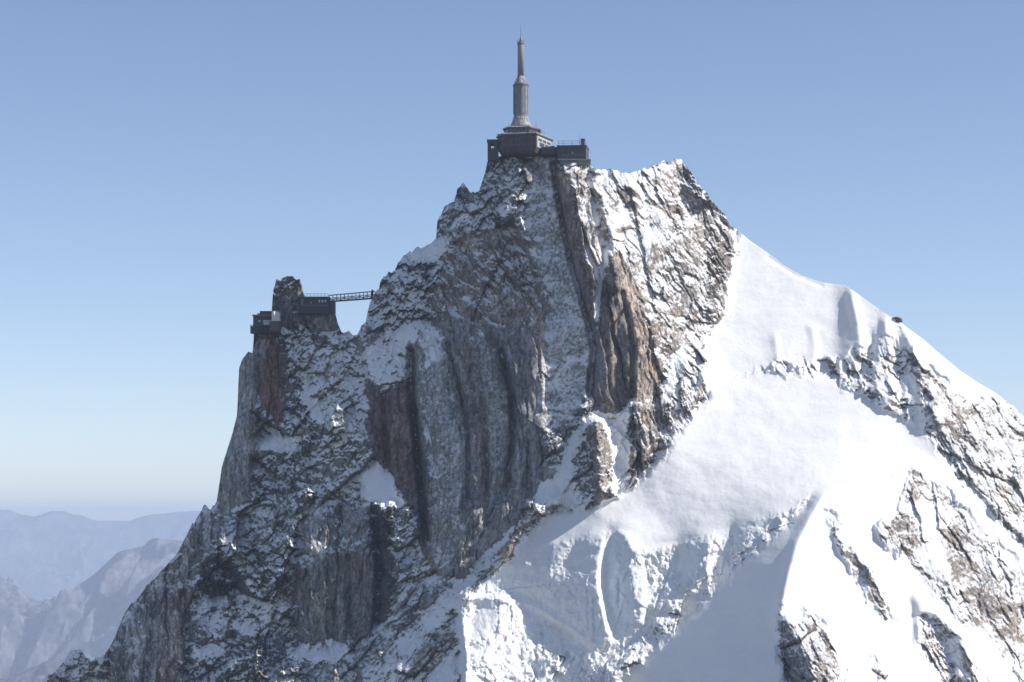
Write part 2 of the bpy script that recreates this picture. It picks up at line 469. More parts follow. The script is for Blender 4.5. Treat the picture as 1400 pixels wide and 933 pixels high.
reg([(1095, 496), (1120, 494), (1140, 504), (1140, 514), (1110, 516)], -12, 32, 'F', .4, .36, GREY)
# --- right-hand slope
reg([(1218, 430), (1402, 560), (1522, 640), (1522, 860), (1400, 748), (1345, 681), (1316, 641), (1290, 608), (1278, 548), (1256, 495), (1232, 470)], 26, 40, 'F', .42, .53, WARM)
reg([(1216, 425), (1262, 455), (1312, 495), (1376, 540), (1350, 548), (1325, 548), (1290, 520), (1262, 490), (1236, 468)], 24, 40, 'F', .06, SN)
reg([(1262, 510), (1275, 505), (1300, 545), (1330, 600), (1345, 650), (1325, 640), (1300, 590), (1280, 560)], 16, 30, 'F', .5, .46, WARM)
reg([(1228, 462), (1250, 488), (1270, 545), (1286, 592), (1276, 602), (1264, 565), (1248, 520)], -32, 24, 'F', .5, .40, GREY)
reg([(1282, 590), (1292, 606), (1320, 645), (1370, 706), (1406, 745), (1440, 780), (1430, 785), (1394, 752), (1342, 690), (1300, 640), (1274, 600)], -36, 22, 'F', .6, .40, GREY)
# --- foreground ridge, sunny side
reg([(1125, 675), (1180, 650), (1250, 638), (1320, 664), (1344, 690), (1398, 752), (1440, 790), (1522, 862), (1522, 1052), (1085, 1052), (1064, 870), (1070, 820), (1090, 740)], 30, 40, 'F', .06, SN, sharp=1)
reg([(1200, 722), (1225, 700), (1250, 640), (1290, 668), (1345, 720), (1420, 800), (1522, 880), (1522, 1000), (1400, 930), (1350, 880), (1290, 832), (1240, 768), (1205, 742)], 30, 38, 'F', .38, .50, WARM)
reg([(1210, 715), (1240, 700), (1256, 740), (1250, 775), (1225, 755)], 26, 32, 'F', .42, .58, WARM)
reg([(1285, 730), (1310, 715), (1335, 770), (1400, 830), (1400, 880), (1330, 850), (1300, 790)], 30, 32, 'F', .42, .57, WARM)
reg([(1250, 690), (1275, 690), (1285, 720), (1300, 790), (1268, 760)], 28, 42, 'F', .3, .08)
reg([(1125, 692), (1140, 705), (1160, 745), (1200, 790), (1220, 850), (1208, 852), (1175, 800), (1150, 755), (1130, 715)], 8, 32, 'F', .6, .56, BROWN)
reg([(1100, 830), (1125, 850), (1145, 900), (1180, 960), (1150, 960), (1120, 900), (1095, 850)], 24, 36, 'F', .5, .56, BROWN)
reg([(1180, 880), (1200, 900), (1240, 960), (1215, 960), (1190, 920)], 24, 38, 'F', .5, .50, BROWN)
reg([(1058, 848), (1074, 842), (1090, 880), (1112, 920), (1130, 1052), (1082, 1052), (1066, 920)], -40, 14, 'F', .8, .42, GREY)
reg([(1074, 842), (1092, 850), (1125, 905), (1160, 980), (1185, 1052), (1128, 1052), (1110, 918), (1090, 880)], 24, 28, 'F', .7, .56, WARM)
reg([(1244, 815), (1256, 826), (1262, 868), (1250, 892), (1246, 870), (1250, 845)], -52, 36, 'I', .08, SN)
reg([(1262, 838), (1290, 848), (1330, 900), (1360, 950), (1380, 1052), (1310, 1052), (1290, 930), (1258, 890)], 4, 30, 'F', .7, .48, WARM)
reg([(1290, 862), (1310, 880), (1322, 930), (1306, 930)], -42, 30, 'I', .3, .1)
reg([(1330, 905), (1400, 925), (1522, 990), (1522, 1052), (1370, 1052)], 26, 42, 'F', .3, .0)
# --- shaded flank left of that ridge
reg([(1125, 675), (1090, 740), (1070, 820), (1060, 852), (1068, 920), (1085, 1052), (800, 1052), (850, 915), (905, 860), (1005, 775), (1090, 700)], -42, 22, 'I', .03, SN, sharp=1)
# --- ice cliff
reg([(698, 762), (760, 745), (830, 730), (870, 756), (930, 746), (1000, 726), (1095, 690), (1060, 730), (1000, 775), (900, 862), (845, 915), (812, 888), (712, 822), (640, 818)], 4, 16, 'I', .22, SN, ice=.25)
reg([(845, 915), (835, 895), (870, 855), (1000, 755), (1082, 700), (1095, 698), (1010, 782), (905, 875), (856, 925)], -28, 20, 'I', .34, -.02, (.30, .27, .25))
reg([(640, 818), (695, 765), (765, 748), (822, 738), (820, 800), (836, 865), (812, 888), (712, 824)], -32, 12, 'I', .26, SN, ice=.1)
reg([(758, 765), (782, 748), (790, 752), (762, 785), (750, 790)], 25, 34, 'I', .3, SN)
reg([(816, 765), (828, 732), (838, 728), (828, 765), (824, 800), (834, 850), (850, 880), (842, 892), (830, 868), (820, 820)], 42, 22, 'I', .1, SN)
reg([(836, 728), (852, 728), (866, 752), (866, 800), (872, 855), (846, 862), (832, 830), (825, 790), (828, 762)], -38, 4, 'I', .28, SN, ice=.5)
reg([(866, 758), (876, 760), (884, 820), (888, 855), (862, 885), (845, 885), (866, 860), (870, 820)], 40, 22, 'I', .3, SN)
reg([(876, 760), (925, 748), (938, 760), (918, 790), (895, 830), (884, 830)], 14, 20, 'I', .5, SN)
reg([(930, 750), (970, 742), (975, 770), (965, 790), (935, 790), (918, 775)], -48, 16, 'I', .15, SN, ice=.2)
reg([(968, 742), (985, 735), (1000, 735), (978, 775), (962, 800), (940, 815)], 30, 26, 'I', .5, SN)
reg([(890, 840), (925, 795), (948, 790), (940, 815), (900, 850)], 10, 30, 'I', .6, SN)
reg([(1000, 730), (1020, 728), (1015, 745), (1000, 750)], -40, 20, 'I', .3, SN)
reg([(1072, 705), (1080, 698), (1085, 695), (1075, 722), (1066, 728)], 25, 30, 'I', .4, SN)
# --- front serac
reg([(622, 824), (680, 814), (712, 822), (812, 886), (800, 900), (780, 892), (742, 906), (705, 960), (700, 1052), (622, 1052), (630, 900)], 30, 28, 'I', .45, SN, ice=.05)
reg([(742, 906), (800, 890), (842, 895), (852, 920), (820, 1052), (700, 1052), (705, 960)], 2, 6, 'I', .45, -.3, (.3, .29, .28), ice=.15)
reg([(798, 882), (818, 886), (850, 880), (862, 885), (845, 905), (822, 912), (806, 902)], 18, 34, 'I', .5, SN)
reg([(640, 840), (672, 826), (690, 836), (665, 862), (645, 860)], -30, 30, 'I', .2, SN)
reg([(598, 912), (624, 880), (630, 1052), (530, 1052)], -20, 36, 'A', .4, -.1)

# --- smooth the plan a little so that planes meet softly
in_sky = GV < np.interp(GU, sk[:, 0], sk[:, 1]) - 3
soft = blur(P['sm'], 3) ** 2
for k in ('phi', 'th'):
    a1 = blur(P[k], 1.2); a2 = blur(P[k], 4.5)
    P[k] = a1 * (1 - soft) + a2 * soft
for k in ('V', 'D', 'A', 'I', 'F', 'S', 'r', 'g', 'b', 'ice', 'dust'): P[k] = blur(P[k], 2.0)
P['t'] = blur(np.maximum(P['t'], -.6), 1.6)
fx = np.tan(np.radians(np.clip(P['phi'], -68, 68)))
fz = np.tan(np.radians(np.clip(P['th'], -5, 60))) / np.cos(np.radians(np.clip(P['phi'], -60, 60)))

# --- integrate the slopes to a surface (weighted least squares)
h = 2 * S
wgt = np.where(in_sky, .01, 1.0)
wgt[inpoly([(620, 812), (698, 756), (765, 740), (830, 724), (870, 748), (930, 738), (1000, 720), (1010, 760), (850, 905), (800, 905), (700, 1052), (620, 1052)])] = 6.0
wgt[inpoly([(1125, 675), (1090, 740), (1070, 820), (1060, 852), (1068, 920), (1085, 1052), (800, 1052), (850, 925), (905, 875), (1005, 785), (1090, 705)])] = .5
BREAKS = [[(1000, 309), (1005, 342), (988, 432), (966, 474), (968, 520), (946, 562)], [(624, 826), (632, 900), (630, 1000)],
          [(784, 655), (790, 610), (806, 576), (824, 572), (838, 602), (842, 650), (830, 690)], [(486, 458), (500, 500), (506, 560), (520, 630)],
          [(1062, 850), (1068, 920), (1085, 1040)], [(640, 817), (680, 814), (712, 822), (812, 886)],
          [(828, 732), (822, 765), (820, 800), (834, 866)]]
for bl in BREAKS:
    wgt = np.where(polydist(bl) < 3.5, np.minimum(wgt, .04), wgt)
gx = .5 * (fx[:, 1:] + fx[:, :-1]) * h; gv = -.5 * (fz[1:] + fz[:-1]) * h
wx = np.minimum(wgt[:, 1:], wgt[:, :-1]); wv = np.minimum(wgt[1:], wgt[:-1])


def DT(ax, av):
    o = np.zeros(GU.shape)
    o[:, 1:] += ax; o[:, :-1] -= ax; o[1:] += av; o[:-1] -= av
    return o


def AA(y): return DT(wx * (y[:, 1:] - y[:, :-1]), wv * (y[1:] - y[:-1])) + 1e-7 * y


nr, nc = GU.shape
lam = (2 - 2 * np.cos(np.pi * np.arange(2 * nr) / nr))[:, None] + (2 - 2 * np.cos(np.pi * np.arange(nc + 1) / nc))[None, :] + 1e-7


def pre(r):
    m = np.concatenate([r, r[::-1]], 0); m = np.concatenate([m, m[:, ::-1]], 1)
    return np.fft.irfft2(np.fft.rfft2(m) / lam, s=m.shape)[:nr, :nc]


b = DT(wx * gx, wv * gv)
Y = np.zeros(GU.shape); r = b - AA(Y); z = pre(r); p = z; rz = (r * z).sum()
for it in range(45):
    Ap = AA(p); al = rz / (p * Ap).sum()
    Y += al * p; r = r - al * Ap; z = pre(r); rz2 = (r * z).sum()
    p = z + rz2 / rz * p; rz = rz2
    if rz < 1e-6 * 1: break


# --- tie the surface to known distances with a smooth correction
ANCH = [(712, 212, 2), (780, 220, 2), (800, 500, -32), (705, 735, -58), (365, 462, 52), (440, 440, 50), (487, 462, 52), (518, 410, 46), (150, 900, 30), (300, 690, 45),
        (1150, 392, 78), (1004, 316, 48), (940, 225, 18), (990, 340, 22), (870, 752, -62), (1125, 677, -66), (1066, 855, -108), (1400, 572, 50), (1400, 900, -95), (640, 830, -84),
        (560, 620, 2), (540, 930, -82), (815, 640, -50), (400, 900, -12), (1250, 640, -30), (970, 545, -4)]
an = np.array(ANCH, float)


def samp(F, u, v):
    fu = np.clip((u - cu[0]) / 2, 0, nc - 1.001); fv = np.clip((v - cv[0]) / 2, 0, nr - 1.001)
    iu = fu.astype(int); iv = fv.astype(int); a = fu - iu; c = fv - iv
    return (F[iv, iu] * (1 - a) + F[iv, iu + 1] * a) * (1 - c) + (F[iv + 1, iu] * (1 - a) + F[iv + 1, iu + 1] * a) * c


res = an[:, 2] - samp(Y, an[:, 0], an[:, 1])
open('/tmp/resid.txt', 'w').write(str(list(zip(ANCH, np.round(res - res.mean(), 1).tolist()))))
dm = np.hypot(an[:, None, 0] - an[None, :, 0], an[:, None, 1] - an[None, :, 1]) / 100
n_a = len(an)
K = np.zeros((n_a + 3, n_a + 3))
K[:n_a, :n_a] = dm ** 2 * np.log(dm + 1e-9) + np.eye(n_a) * .6
Q = np.c_[np.ones(n_a), an[:, 0] / 100, an[:, 1] / 100]
K[:n_a, n_a:] = Q; K[n_a:, :n_a] = Q.T
wts = np.linalg.solve(K, np.r_[res, 0, 0, 0])
cor = wts[n_a] + wts[n_a + 1] * GU / 100 + wts[n_a + 2] * GV / 100
for i in range(n_a):
    d = np.hypot(GU - an[i, 0], GV - an[i, 1]) / 100
    cor = cor + wts[i] * d ** 2 * np.log(d + 1e-9)
Y = Y + .08 * cor
Y = Y + 2.0 - samp(Y, np.array([735.]), np.array([216.]))[0]

# --- chimneys (pushed in) and ribs (pulled out): polyline, half width px, depth m
for pts, w_, a_ in [([(757, 225), (768, 300), (785, 372), (806, 446), (812, 480), (806, 540)], 4, 5), ([(562, 480), (562, 530), (570, 600), (578, 690), (584, 740)], 5, 6),
                    ([(614, 470), (632, 540), (641, 600), (640, 680)], 3, 2.5), ([(686, 480), (700, 540), (702, 600), (692, 670)], 4, 3.5), ([(646, 450), (660, 540), (668, 650), (664, 720)], 3, 2),
                    ([(524, 550), (530, 640)], 3, 2), ([(850, 400), (866, 470), (864, 545)], 3, 2.5), ([(512, 700), (520, 780), (516, 850)], 6, 5), ([(300, 770), (320, 800), (296, 815)], 10, 5),
                    ([(404, 770), (402, 850), (410, 880)], 4, 3), ([(474, 760), (478, 870)], 3, 2), ([(250, 815), (258, 900), (250, 1000)], 6, 4), ([(352, 500), (356, 570), (348, 640)], 3, 2),
                    ([(722, 640), (704, 700)], 3, 1.5), ([(736, 330), (742, 400), (740, 470), (742, 560)], 3, -2.0), ([(1050, 352), (1085, 375), (1124, 391)], 2.5, .35),
                    ([(826, 340), (818, 420), (808, 540)], 3, 2.2), ([(847, 790), (846, 830)], 1.5, 1.2), ([(817, 584), (820, 640), (822, 678)], 9, -2.5), ([(636, 818), (694, 752), (722, 706), (752, 684)], 11, -3.2)]:
    dd = polydist(pts)
    Y = Y + 1.6 * a_ * (np.exp(-(dd / w_) ** 4) if a_ > 0 else np.exp(-(dd / w_) ** 2))
# sharp crests: the arete and the snow flutes
for pts, w_, a_ in [([(1250, 641), (1180, 653), (1125, 678), (1104, 714), (1090, 742), (1077, 785), (1070, 820), (1063, 852)], 13, 1.9),
                    ([(1164, 404), (1172, 440), (1178, 484)], 11, 2.0), ([(1110, 450), (1114, 470), (1112, 496)], 9, .8), ([(1060, 462), (1064, 494)], 8, .8), ([(1210, 440), (1214, 470), (1222, 545)], 10, 2.2),
                    ([(1240, 462), (1258, 500), (1272, 545), (1286, 590)], 9, 2.0), ([(640, 817), (680, 815), (712, 823), (760, 852), (808, 885)], 10, 1.6), ([(830, 733), (822, 765), (821, 800), (834, 862)], 8, .9),
                    ([(872, 758), (880, 800), (876, 850)], 7, 1.4), ([(980, 738), (968, 775), (945, 810)], 7, 1.4)]:
    Y = Y - a_ * np.clip(1 - polydist(pts) / w_, 0, 1)
YC = Y

# ---------------------------------------------------------------- fine grid
STEP = 1.0
fu_ = np.arange(32, 1520, STEP); fv_ = np.arange(203, 1048, STEP)
U, V = np.meshgrid(fu_, fv_)
top = np.interp(fu_, sk[:, 0], sk[:, 1])
rockiness = np.clip(samp(P['I'] + P['V'] + P['D'] + P['A'] + P['F'], fu_, top + 6), 0, 1)
near_house = np.clip(np.minimum(np.abs(fu_ - 737) - 78, np.minimum(np.abs(fu_ - 359) - 14, np.abs(fu_ - 436) - 21)) / 10, 0, 1)
hs, _, _ = facets(fu_ / 11., np.zeros_like(fu_) + .5, 3); hs2, _, _ = facets(fu_ / 4.6, np.zeros_like(fu_) + .3, 5)
top = top + rockiness * near_house * (hs * 5.0 + hs2 * 2.6)
V = np.maximum(V, top[None, :])
inside = np.arange(203, 1048, STEP)[:, None] >= top[None, :] - STEP
Yf = samp(blur(YC, .8), U, V)
nu_ = fbm(U / 22, V / 22, 3, 4) * 5.0; nv_ = fbm(U / 22, V / 22, 6, 4) * 6.0
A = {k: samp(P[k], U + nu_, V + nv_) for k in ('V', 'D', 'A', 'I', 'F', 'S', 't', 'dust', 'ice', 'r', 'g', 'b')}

wu = fbm(U / 60, V / 60, 1, 3) * 5; wv_ = fbm(U / 60, V / 60, 5, 3) * 5
wu2 = fbm(U / 9, V / 9, 2, 3) * .9; wv2 = fbm(U / 9, V / 9, 6, 3) * .9
u_ = U + wu + wu2; v_ = V + wv_ + wv2
disp = np.zeros(U.shape); crack = np.zeros(U.shape); shade = np.zeros(U.shape)
# long joints of the wall: they lean to the right high up and bend over to vertical lower down
gsl = np.cumsum(np.clip(.00184 * (640 - fv_), -.2, .30)) * STEP
gsl = gsl - np.interp(500, fv_, gsl)
wl = np.clip((U - 735) / 50, 0, 1); wl2 = np.clip((U - 470) / 40, 0, 1)
LEAN = wl2 * ((1 - wl) * np.interp(V, fv_, gsl) + wl * .17 * (V - 500))
SETS = {'V': ((1, .0), (0, 1), (10, 10, 8, 4, 3, 2.2), (56, 27, 13, 7, 4, 2.2), (.36, .75, .8, .6, .6, .5), (1., 1.3, 1.2, .8, .5, .4)),
        'D': ((.86, -.5), (.5, .86), (2.2, 2.6, 2.6, 2.5, 2.4, 2), (105, 46, 21, 10, 5, 2.6), (.28, .5, .65, .85, 1.1, 1.0), (.6, .6, .5, .4, .4, .4)),
        'F': ((.87, -.49), (.49, .87), (2.2, 3., 3.4, 3.2, 3, 2.2), (80, 30, 13, 6.5, 3.6, 2.1), (.25, .40, .7, .9, 1.0, .9), (.6, .6, .5, .4, .4, .4)),
        'A': ((.78, .62), (-.62, .78), (2.2, 2.6, 2.6, 2.5, 2.4, 2), (90, 40, 18, 9, 4.5, 2.5), (.25, .45, .6, .85, 1.1, 1.), (.6, .6, .5, .4, .4, .4)),
        'I': ((.96, .25), (-.25, .96), (1.6, 1.5, 1.4, 1.35, 1.3, 1.3), (110, 52, 23, 11, 5.5, 2.8), (.30, .60, .70, .95, 1.3, 1.3), (.7, .7, .5, .4, .4, .4))}
for k, (ea, eb, els, cells, gains, steps) in SETS.items():
    mk = (A[k] > .015) & inside
    uu, vv, aa = u_[mk], v_[mk], A[k][mk]
    md = np.clip(.95 + .75 * fbm(uu / 48, vv / 60, 4, 3), .35, 1.6)
    if k == 'V': uu = uu - LEAN[mk]; md = np.clip(md, .7, 1.2)
    ca = uu * ea[0] + vv * ea[1]; cb = uu * eb[0] + vv * eb[1]
    dz = np.zeros(uu.shape); ck = np.zeros(uu.shape); sh = np.zeros(uu.shape)
    for i, s_ in enumerate(cells):
        if i == 2: dz = dz / md          # the smaller blocks come and go
        hh, ed, fb = facets(ca / s_ + i * 19.3, cb / els[i] / s_ + i * 7.7, i * 2 + ord(k) % 5, steps[i])
        dz += hh * s_ * S * gains[i]
        sh += (1.5 if k == 'V' else 1.) * fb * (.25, .3, .45, .5, .55, .5)[i]
        ck += np.clip(1 - ed / .10, 0, 1) * (.6, 0.8, .6, .35, .15, 0)[i] * min(1.2, s_ * .08)
    disp[mk] += aa * dz * md; crack[mk] += aa * ck; shade[mk] += np.clip(aa * 1.5, 0, 1) * sh
disp += A['S'] * .62 * ((fbm(U / 26, V / 22, 3, 4) * 3.2 - np.abs(fbm(U / 15, V / 19, 6, 4)) * 2.6))
disp += crack * .35
snowy = np.clip(-A['t'] / .5, 0, 1)
disp += snowy * (fbm(U / 80, V / 50, 3, 3) * .55 + fbm((U + V * .4) / 18, V / 10, 4, 3) * .045)
low = fbm(U / 90, V / 90, 7, 3)
disp += (1 - snowy) * low * 3.0
Yf = Yf + disp

# --- snow lies where the rock leans back
def grads(F, Uw, Vw):
    du = np.zeros_like(F); dv = np.zeros_like(F)
    du[:, 1:-1] = (F[:, 2:] - F[:, :-2]) / (2 * STEP * S); dv[1:-1] = -(F[2:] - F[:-2]) / (2 * STEP * S)
    return du, dv


def upness(F):
    a, b_ = grads(F, U, V)
    return b_ / np.sqrt(1 + a * a + b_ * b_), a


nz1, ax1 = upness(blur(Yf, .8)); nz2, ax2 = upness(blur(Yf, 2.5))
hollow = np.clip(Yf - blur(Yf, 5), -2.5, 2.5)
nz0, _ = upness(Yf)
nzc = .3 * nz0 + .4 * nz1 + .3 * nz2 + .07 * hollow
sn_n = fbm(U / 34, V / 34, 2, 5) * .18 + fbm(U / 4, V / 5, 4, 3) * .16
sth = samp(np.sin(np.radians(P['th'])), U + nu_, V + nv_)
score = nzc - blur(nz2, 8) + np.clip(sth - A['t'], -.6, 1) + sn_n
snow = np.clip(.5 + score / .55, 0, 1)
fine = .5 + .5 * fbm(U / 3.2, V / 4.5, 3, 3) + .35 * fbm(U / 40, V / 60, 1, 3)
snow = np.maximum(snow, np.clip(np.maximum(A['dust'], .20 + .12 * np.clip(fbm(U / 70, V / 70, 6, 3), -1, 1)) * 1.15 * np.clip(fine, 0, 1.2), 0, .9))
snow = np.where(A['t'] < -.25, 1.0, snow)
snow = np.clip(snow, 0, 1)
# snow fills the small hollows
Yf = Yf - blur(snow, 1.0) * .25

cn = np.exp(shade * .75) * (1 + .22 * fbm(U / 55, V / 90, 5, 4))
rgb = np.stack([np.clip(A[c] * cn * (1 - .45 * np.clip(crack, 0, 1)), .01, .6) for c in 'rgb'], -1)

# --- world coordinates and faces
k_ = S * (Yf + D) / D
XW = (U - CU) * k_; ZW = (CV - V) * k_
idx = np.full(U.shape, -1, np.int64)
idx[inside] = np.arange(inside.sum())
quad_ok = inside[:-1, :-1] & inside[1:, :-1] & inside[:-1, 1:] & inside[1:, 1:]
# where the skyline is steep one upper corner may be missing: close it with a triangle
verts = np.stack([XW[inside], Yf[inside], ZW[inside]], -1)
vcol = rgb[inside]; vsn = snow[inside]; vice = np.clip(A['ice'][inside], 0, 1)
q = np.stack([idx[1:, :-1][quad_ok], idx[1:, 1:][quad_ok], idx[:-1, 1:][quad_ok], idx[:-1, :-1][quad_ok]], -1)
tl = ~inside[:-1, :-1] & inside[1:, :-1] & inside[:-1, 1:] & inside[1:, 1:]
tr = inside[:-1, :-1] & inside[1:, :-1] & ~inside[:-1, 1:] & inside[1:, 1:]
tri = np.concatenate([np.stack([idx[1:, :-1][tl], idx[1:, 1:][tl], idx[:-1, 1:][tl]], -1), np.stack([idx[1:, :-1][tr], idx[1:, 1:][tr], idx[:-1, :-1][tr]], -1)])
# a steep skyline leaves columns of different height: fan triangles from the first vertex of the lower column
first = np.argmax(inside, 0)
fans = []
for c in range(len(fu_) - 1):
    a, b2 = first[c], first[c + 1]
    if a + 1 < b2:
        for rr in range(a, b2 - 1): fans.append((idx[rr + 1, c], idx[b2, c + 1], idx[rr, c]))
    elif b2 + 1 < a:
        for rr in range(b2, a - 1): fans.append((idx[rr + 1, c + 1], idx[rr, c + 1], idx[a, c]))
tri = np.concatenate([tri, np.array(fans, np.int64).reshape(-1, 3)])
# the far side: rings that fall away behind the skyline
edge = idx[first, np.arange(len(fu_))]
rings = [edge]
base = verts[edge]
allv = [verts]; allc = [vcol]; alls = [vsn]; alli = [vice]
nv = len(verts); ex = []
for dy_, dz_ in ((2.5, -.35), (9, -3.0), (30, -16), (90, -70), (260, -260)):
    nb = base + np.array([0, dy_, dz_]) + np.c_[np.zeros(len(base)), fbm(fu_ / 9 + dy_, fu_ * 0 + dy_, 2, 3) * dy_ * .22, fbm(fu_ / 9, fu_ * 0 + dy_ * 3, 4, 3) * min(dy_, 20) * .12]
    rid = np.arange(nv, nv + len(nb)); nv += len(nb)
    allv.append(nb); allc.append(vcol[edge]); alls.append(vsn[edge]); alli.append(vice[edge])
    ex.append(np.stack([rings[-1][:-1], rings[-1][1:], rid[1:], rid[:-1]], -1))
    rings.append(rid)
verts = np.concatenate(allv); vcol = np.concatenate(allc); vsn = np.concatenate(alls); vice = np.concatenate(alli)
quads = np.concatenate([q] + ex)


def mesh_from(name, verts, quads, tris, attrs, mat):
    used = np.unique(np.concatenate([quads.ravel(), tris.ravel()]))
    mp = np.full(len(verts), -1, np.int64); mp[used] = np.arange(len(used))
    vv = verts[used].astype(np.float32)
    me = bpy.data.meshes.new(name)
    me.vertices.add(len(vv)); me.vertices.foreach_set('co', vv.ravel())
    nl = quads.size + tris.size
    me.loops.add(nl)
    me.loops.foreach_set('vertex_index', np.concatenate([mp[quads].ravel(), mp[tris].ravel()]).astype(np.int32))
    npoly = len(quads) + len(tris)
    st = np.concatenate([np.arange(len(quads)) * 4, quads.size + np.arange(len(tris)) * 3]).astype(np.int32)
    me.polygons.add(npoly)
    me.polygons.foreach_set('loop_start', st)
    me.polygons.foreach_set('use_smooth', np.ones(npoly, bool))
    me.update(calc_edges=True)
    cr, cs, ci = attrs
    a = me.attributes.new('rock', 'FLOAT_COLOR', 'POINT')
    a.data.foreach_set('color', np.c_[cr[used], np.ones(len(used))].astype(np.float32).ravel())
    a = me.attributes.new('snow', 'FLOAT', 'POINT'); a.data.foreach_set('value', cs[used].astype(np.float32))
    a = me.attributes.new('ice', 'FLOAT', 'POINT'); a.data.foreach_set('value', ci[used].astype(np.float32))
    me.materials.append(mat)
    o = bpy.data.objects.new(name, me); col.objects.link(o)
    return o


# which faces belong to the glacier, which to the ice cliff, which to the mountain
GLACIER = [(1003, 290), (1154, 370), (1235, 430), (1250, 460), (1232, 475), (1250, 500), (1268, 592), (1316, 641), (1346, 690), (1250, 640), (1180, 650), (1125, 675), (1095, 692), (1000, 728), (930, 748), (870, 758),
           (830, 732), (760, 748), (698, 762), (755, 700), (815, 692), (850, 672), (888, 642), (922, 602), (946, 562), (968, 520), (966, 472), (990, 432), (1006, 345)]
ICE = [(698, 762), (760, 748), (830, 732), (870, 758), (930, 748), (1000, 728), (1095, 692), (1125, 675), (1090, 740), (1070, 820), (1060, 852), (1068, 920), (1085, 1052), (622, 1052), (630, 900), (622, 824), (640, 816)]
lab = np.zeros(GU.shape, int)
lab[inpoly(GLACIER)] = 1; lab[inpoly(ICE)] = 2


def lab_at(vi):
    c = verts[vi]
    kk = S * (c[:, 1] + D) / D
    uu = c[:, 0] / kk + CU; vv = CV - c[:, 2] / kk
    iu = np.clip(np.round((uu - cu[0]) / 2).astype(int), 0, nc - 1); iv = np.clip(np.round((vv - cv[0]) / 2).astype(int), 0, nr - 1)
    return lab[iv, iu]


edge_l = lab_at(edge)
ql = np.concatenate([lab_at(q[:, 0])] + [edge_l[:-1]] * len(ex)); tl_ = lab_at(tri[:, 0])
at = (vcol, vsn, vice)
for i, (nm, lb, ct) in enumerate((('mountain', 'dark granite peak dusted with snow, carrying the tower and both stations', 'mountain'),
                                  ('snow_slope', 'smooth white snow bowl and corniced snow ridge right of the rocky summit', 'snow slope'),
                                  ('ice_cliff', 'broken ice cliff and shaded snow gully at the bottom centre', 'ice cliff'))):
    o = mesh_from(nm, verts, quads[ql == i], tri[tl_ == i], at, MT)
    tag(o, lb, ct, kind='structure')


def depth_at(u, v):
    return float(samp(YC, np.array([u], float), np.array([v], float))[0])


# ---------------------------------------------------------------- far hills and the valley floor
def hill_material(name, c1, c2):
    m, nt, b = new_mat(name)
    geo = N(nt, 'ShaderNodeNewGeometry')
    n1 = noise(nt, geo.outputs['Position'], .004, 8, .62)
    n2 = noise(nt, geo.outputs['Position'], .022, 7, .72)
    c = ramp(nt, n1.outputs['Fac'], [(.36, c1), (.62, c2)])
    c = mixc(nt, 1., c, ramp(nt, n2.outputs['Fac'], [(.36, .45), (.5, 1.0), (.62, 1.6)]), 'MULTIPLY')
    nt.links.new(c, b.inputs['Base Color'])
    b.inputs['Roughness'].default_value = .95
    b.inputs['Specular IOR Level'].default_value = .1
    return m


FLOOR = -2600.0


def hills(name, y0, prof, front, back, rough, cell, seed, mat, label, u0=-500, u1=1000, nx=720, ny=300):
    k = S * (y0 + D) / D
    x = np.linspace((u0 - CU) * k, (u1 - CU) * k, nx)
    pr = np.array(prof, float)
    crest = np.interp(x, (pr[:, 0] - CU) * k, (CV - pr[:, 1]) * k)
    y = np.concatenate([np.linspace(y0 - front, y0, int(ny * .72))[:-1], np.linspace(y0, y0 + back, ny - int(ny * .72) + 1)])
    X, YY = np.meshgrid(x, y)
    dist = np.abs(YY - y0)
    z = crest[None, :] - dist * .62
    wob = fbm(X / (cell * 2), YY / (cell * 2), seed, 3) * cell * .5
    rg = ridged((X + wob) / cell, (YY + wob) / cell * .55, seed + 1, 7, .53)
    z = z + (rg - .7) * rough * np.clip(.10 + dist / (cell * 1.2), 0, 1)
    z = np.maximum(z, FLOOR - 5)
    i = np.arange(len(y) * nx).reshape(len(y), nx)
    qd = np.stack([i[:-1, :-1].ravel(), i[:-1, 1:].ravel(), i[1:, 1:].ravel(), i[1:, :-1].ravel()], -1)
    me = bpy.data.meshes.new(name)
    pts = np.stack([X.ravel(), YY.ravel(), z.ravel()], -1).astype(np.float32)
    me.vertices.add(len(pts)); me.vertices.foreach_set('co', pts.ravel())
    me.loops.add(qd.size); me.loops.foreach_set('vertex_index', qd.ravel().astype(np.int32))
    me.polygons.add(len(qd)); me.polygons.foreach_set('loop_start', (np.arange(len(qd)) * 4).astype(np.int32))
    me.update(calc_edges=True)
    me.polygons.foreach_set('use_smooth', np.ones(len(me.polygons), bool))
    me.materials.append(mat)
    o = bpy.data.objects.new(name, me); col.objects.link(o)
    return tag(o, label, 'hills', kind='structure')


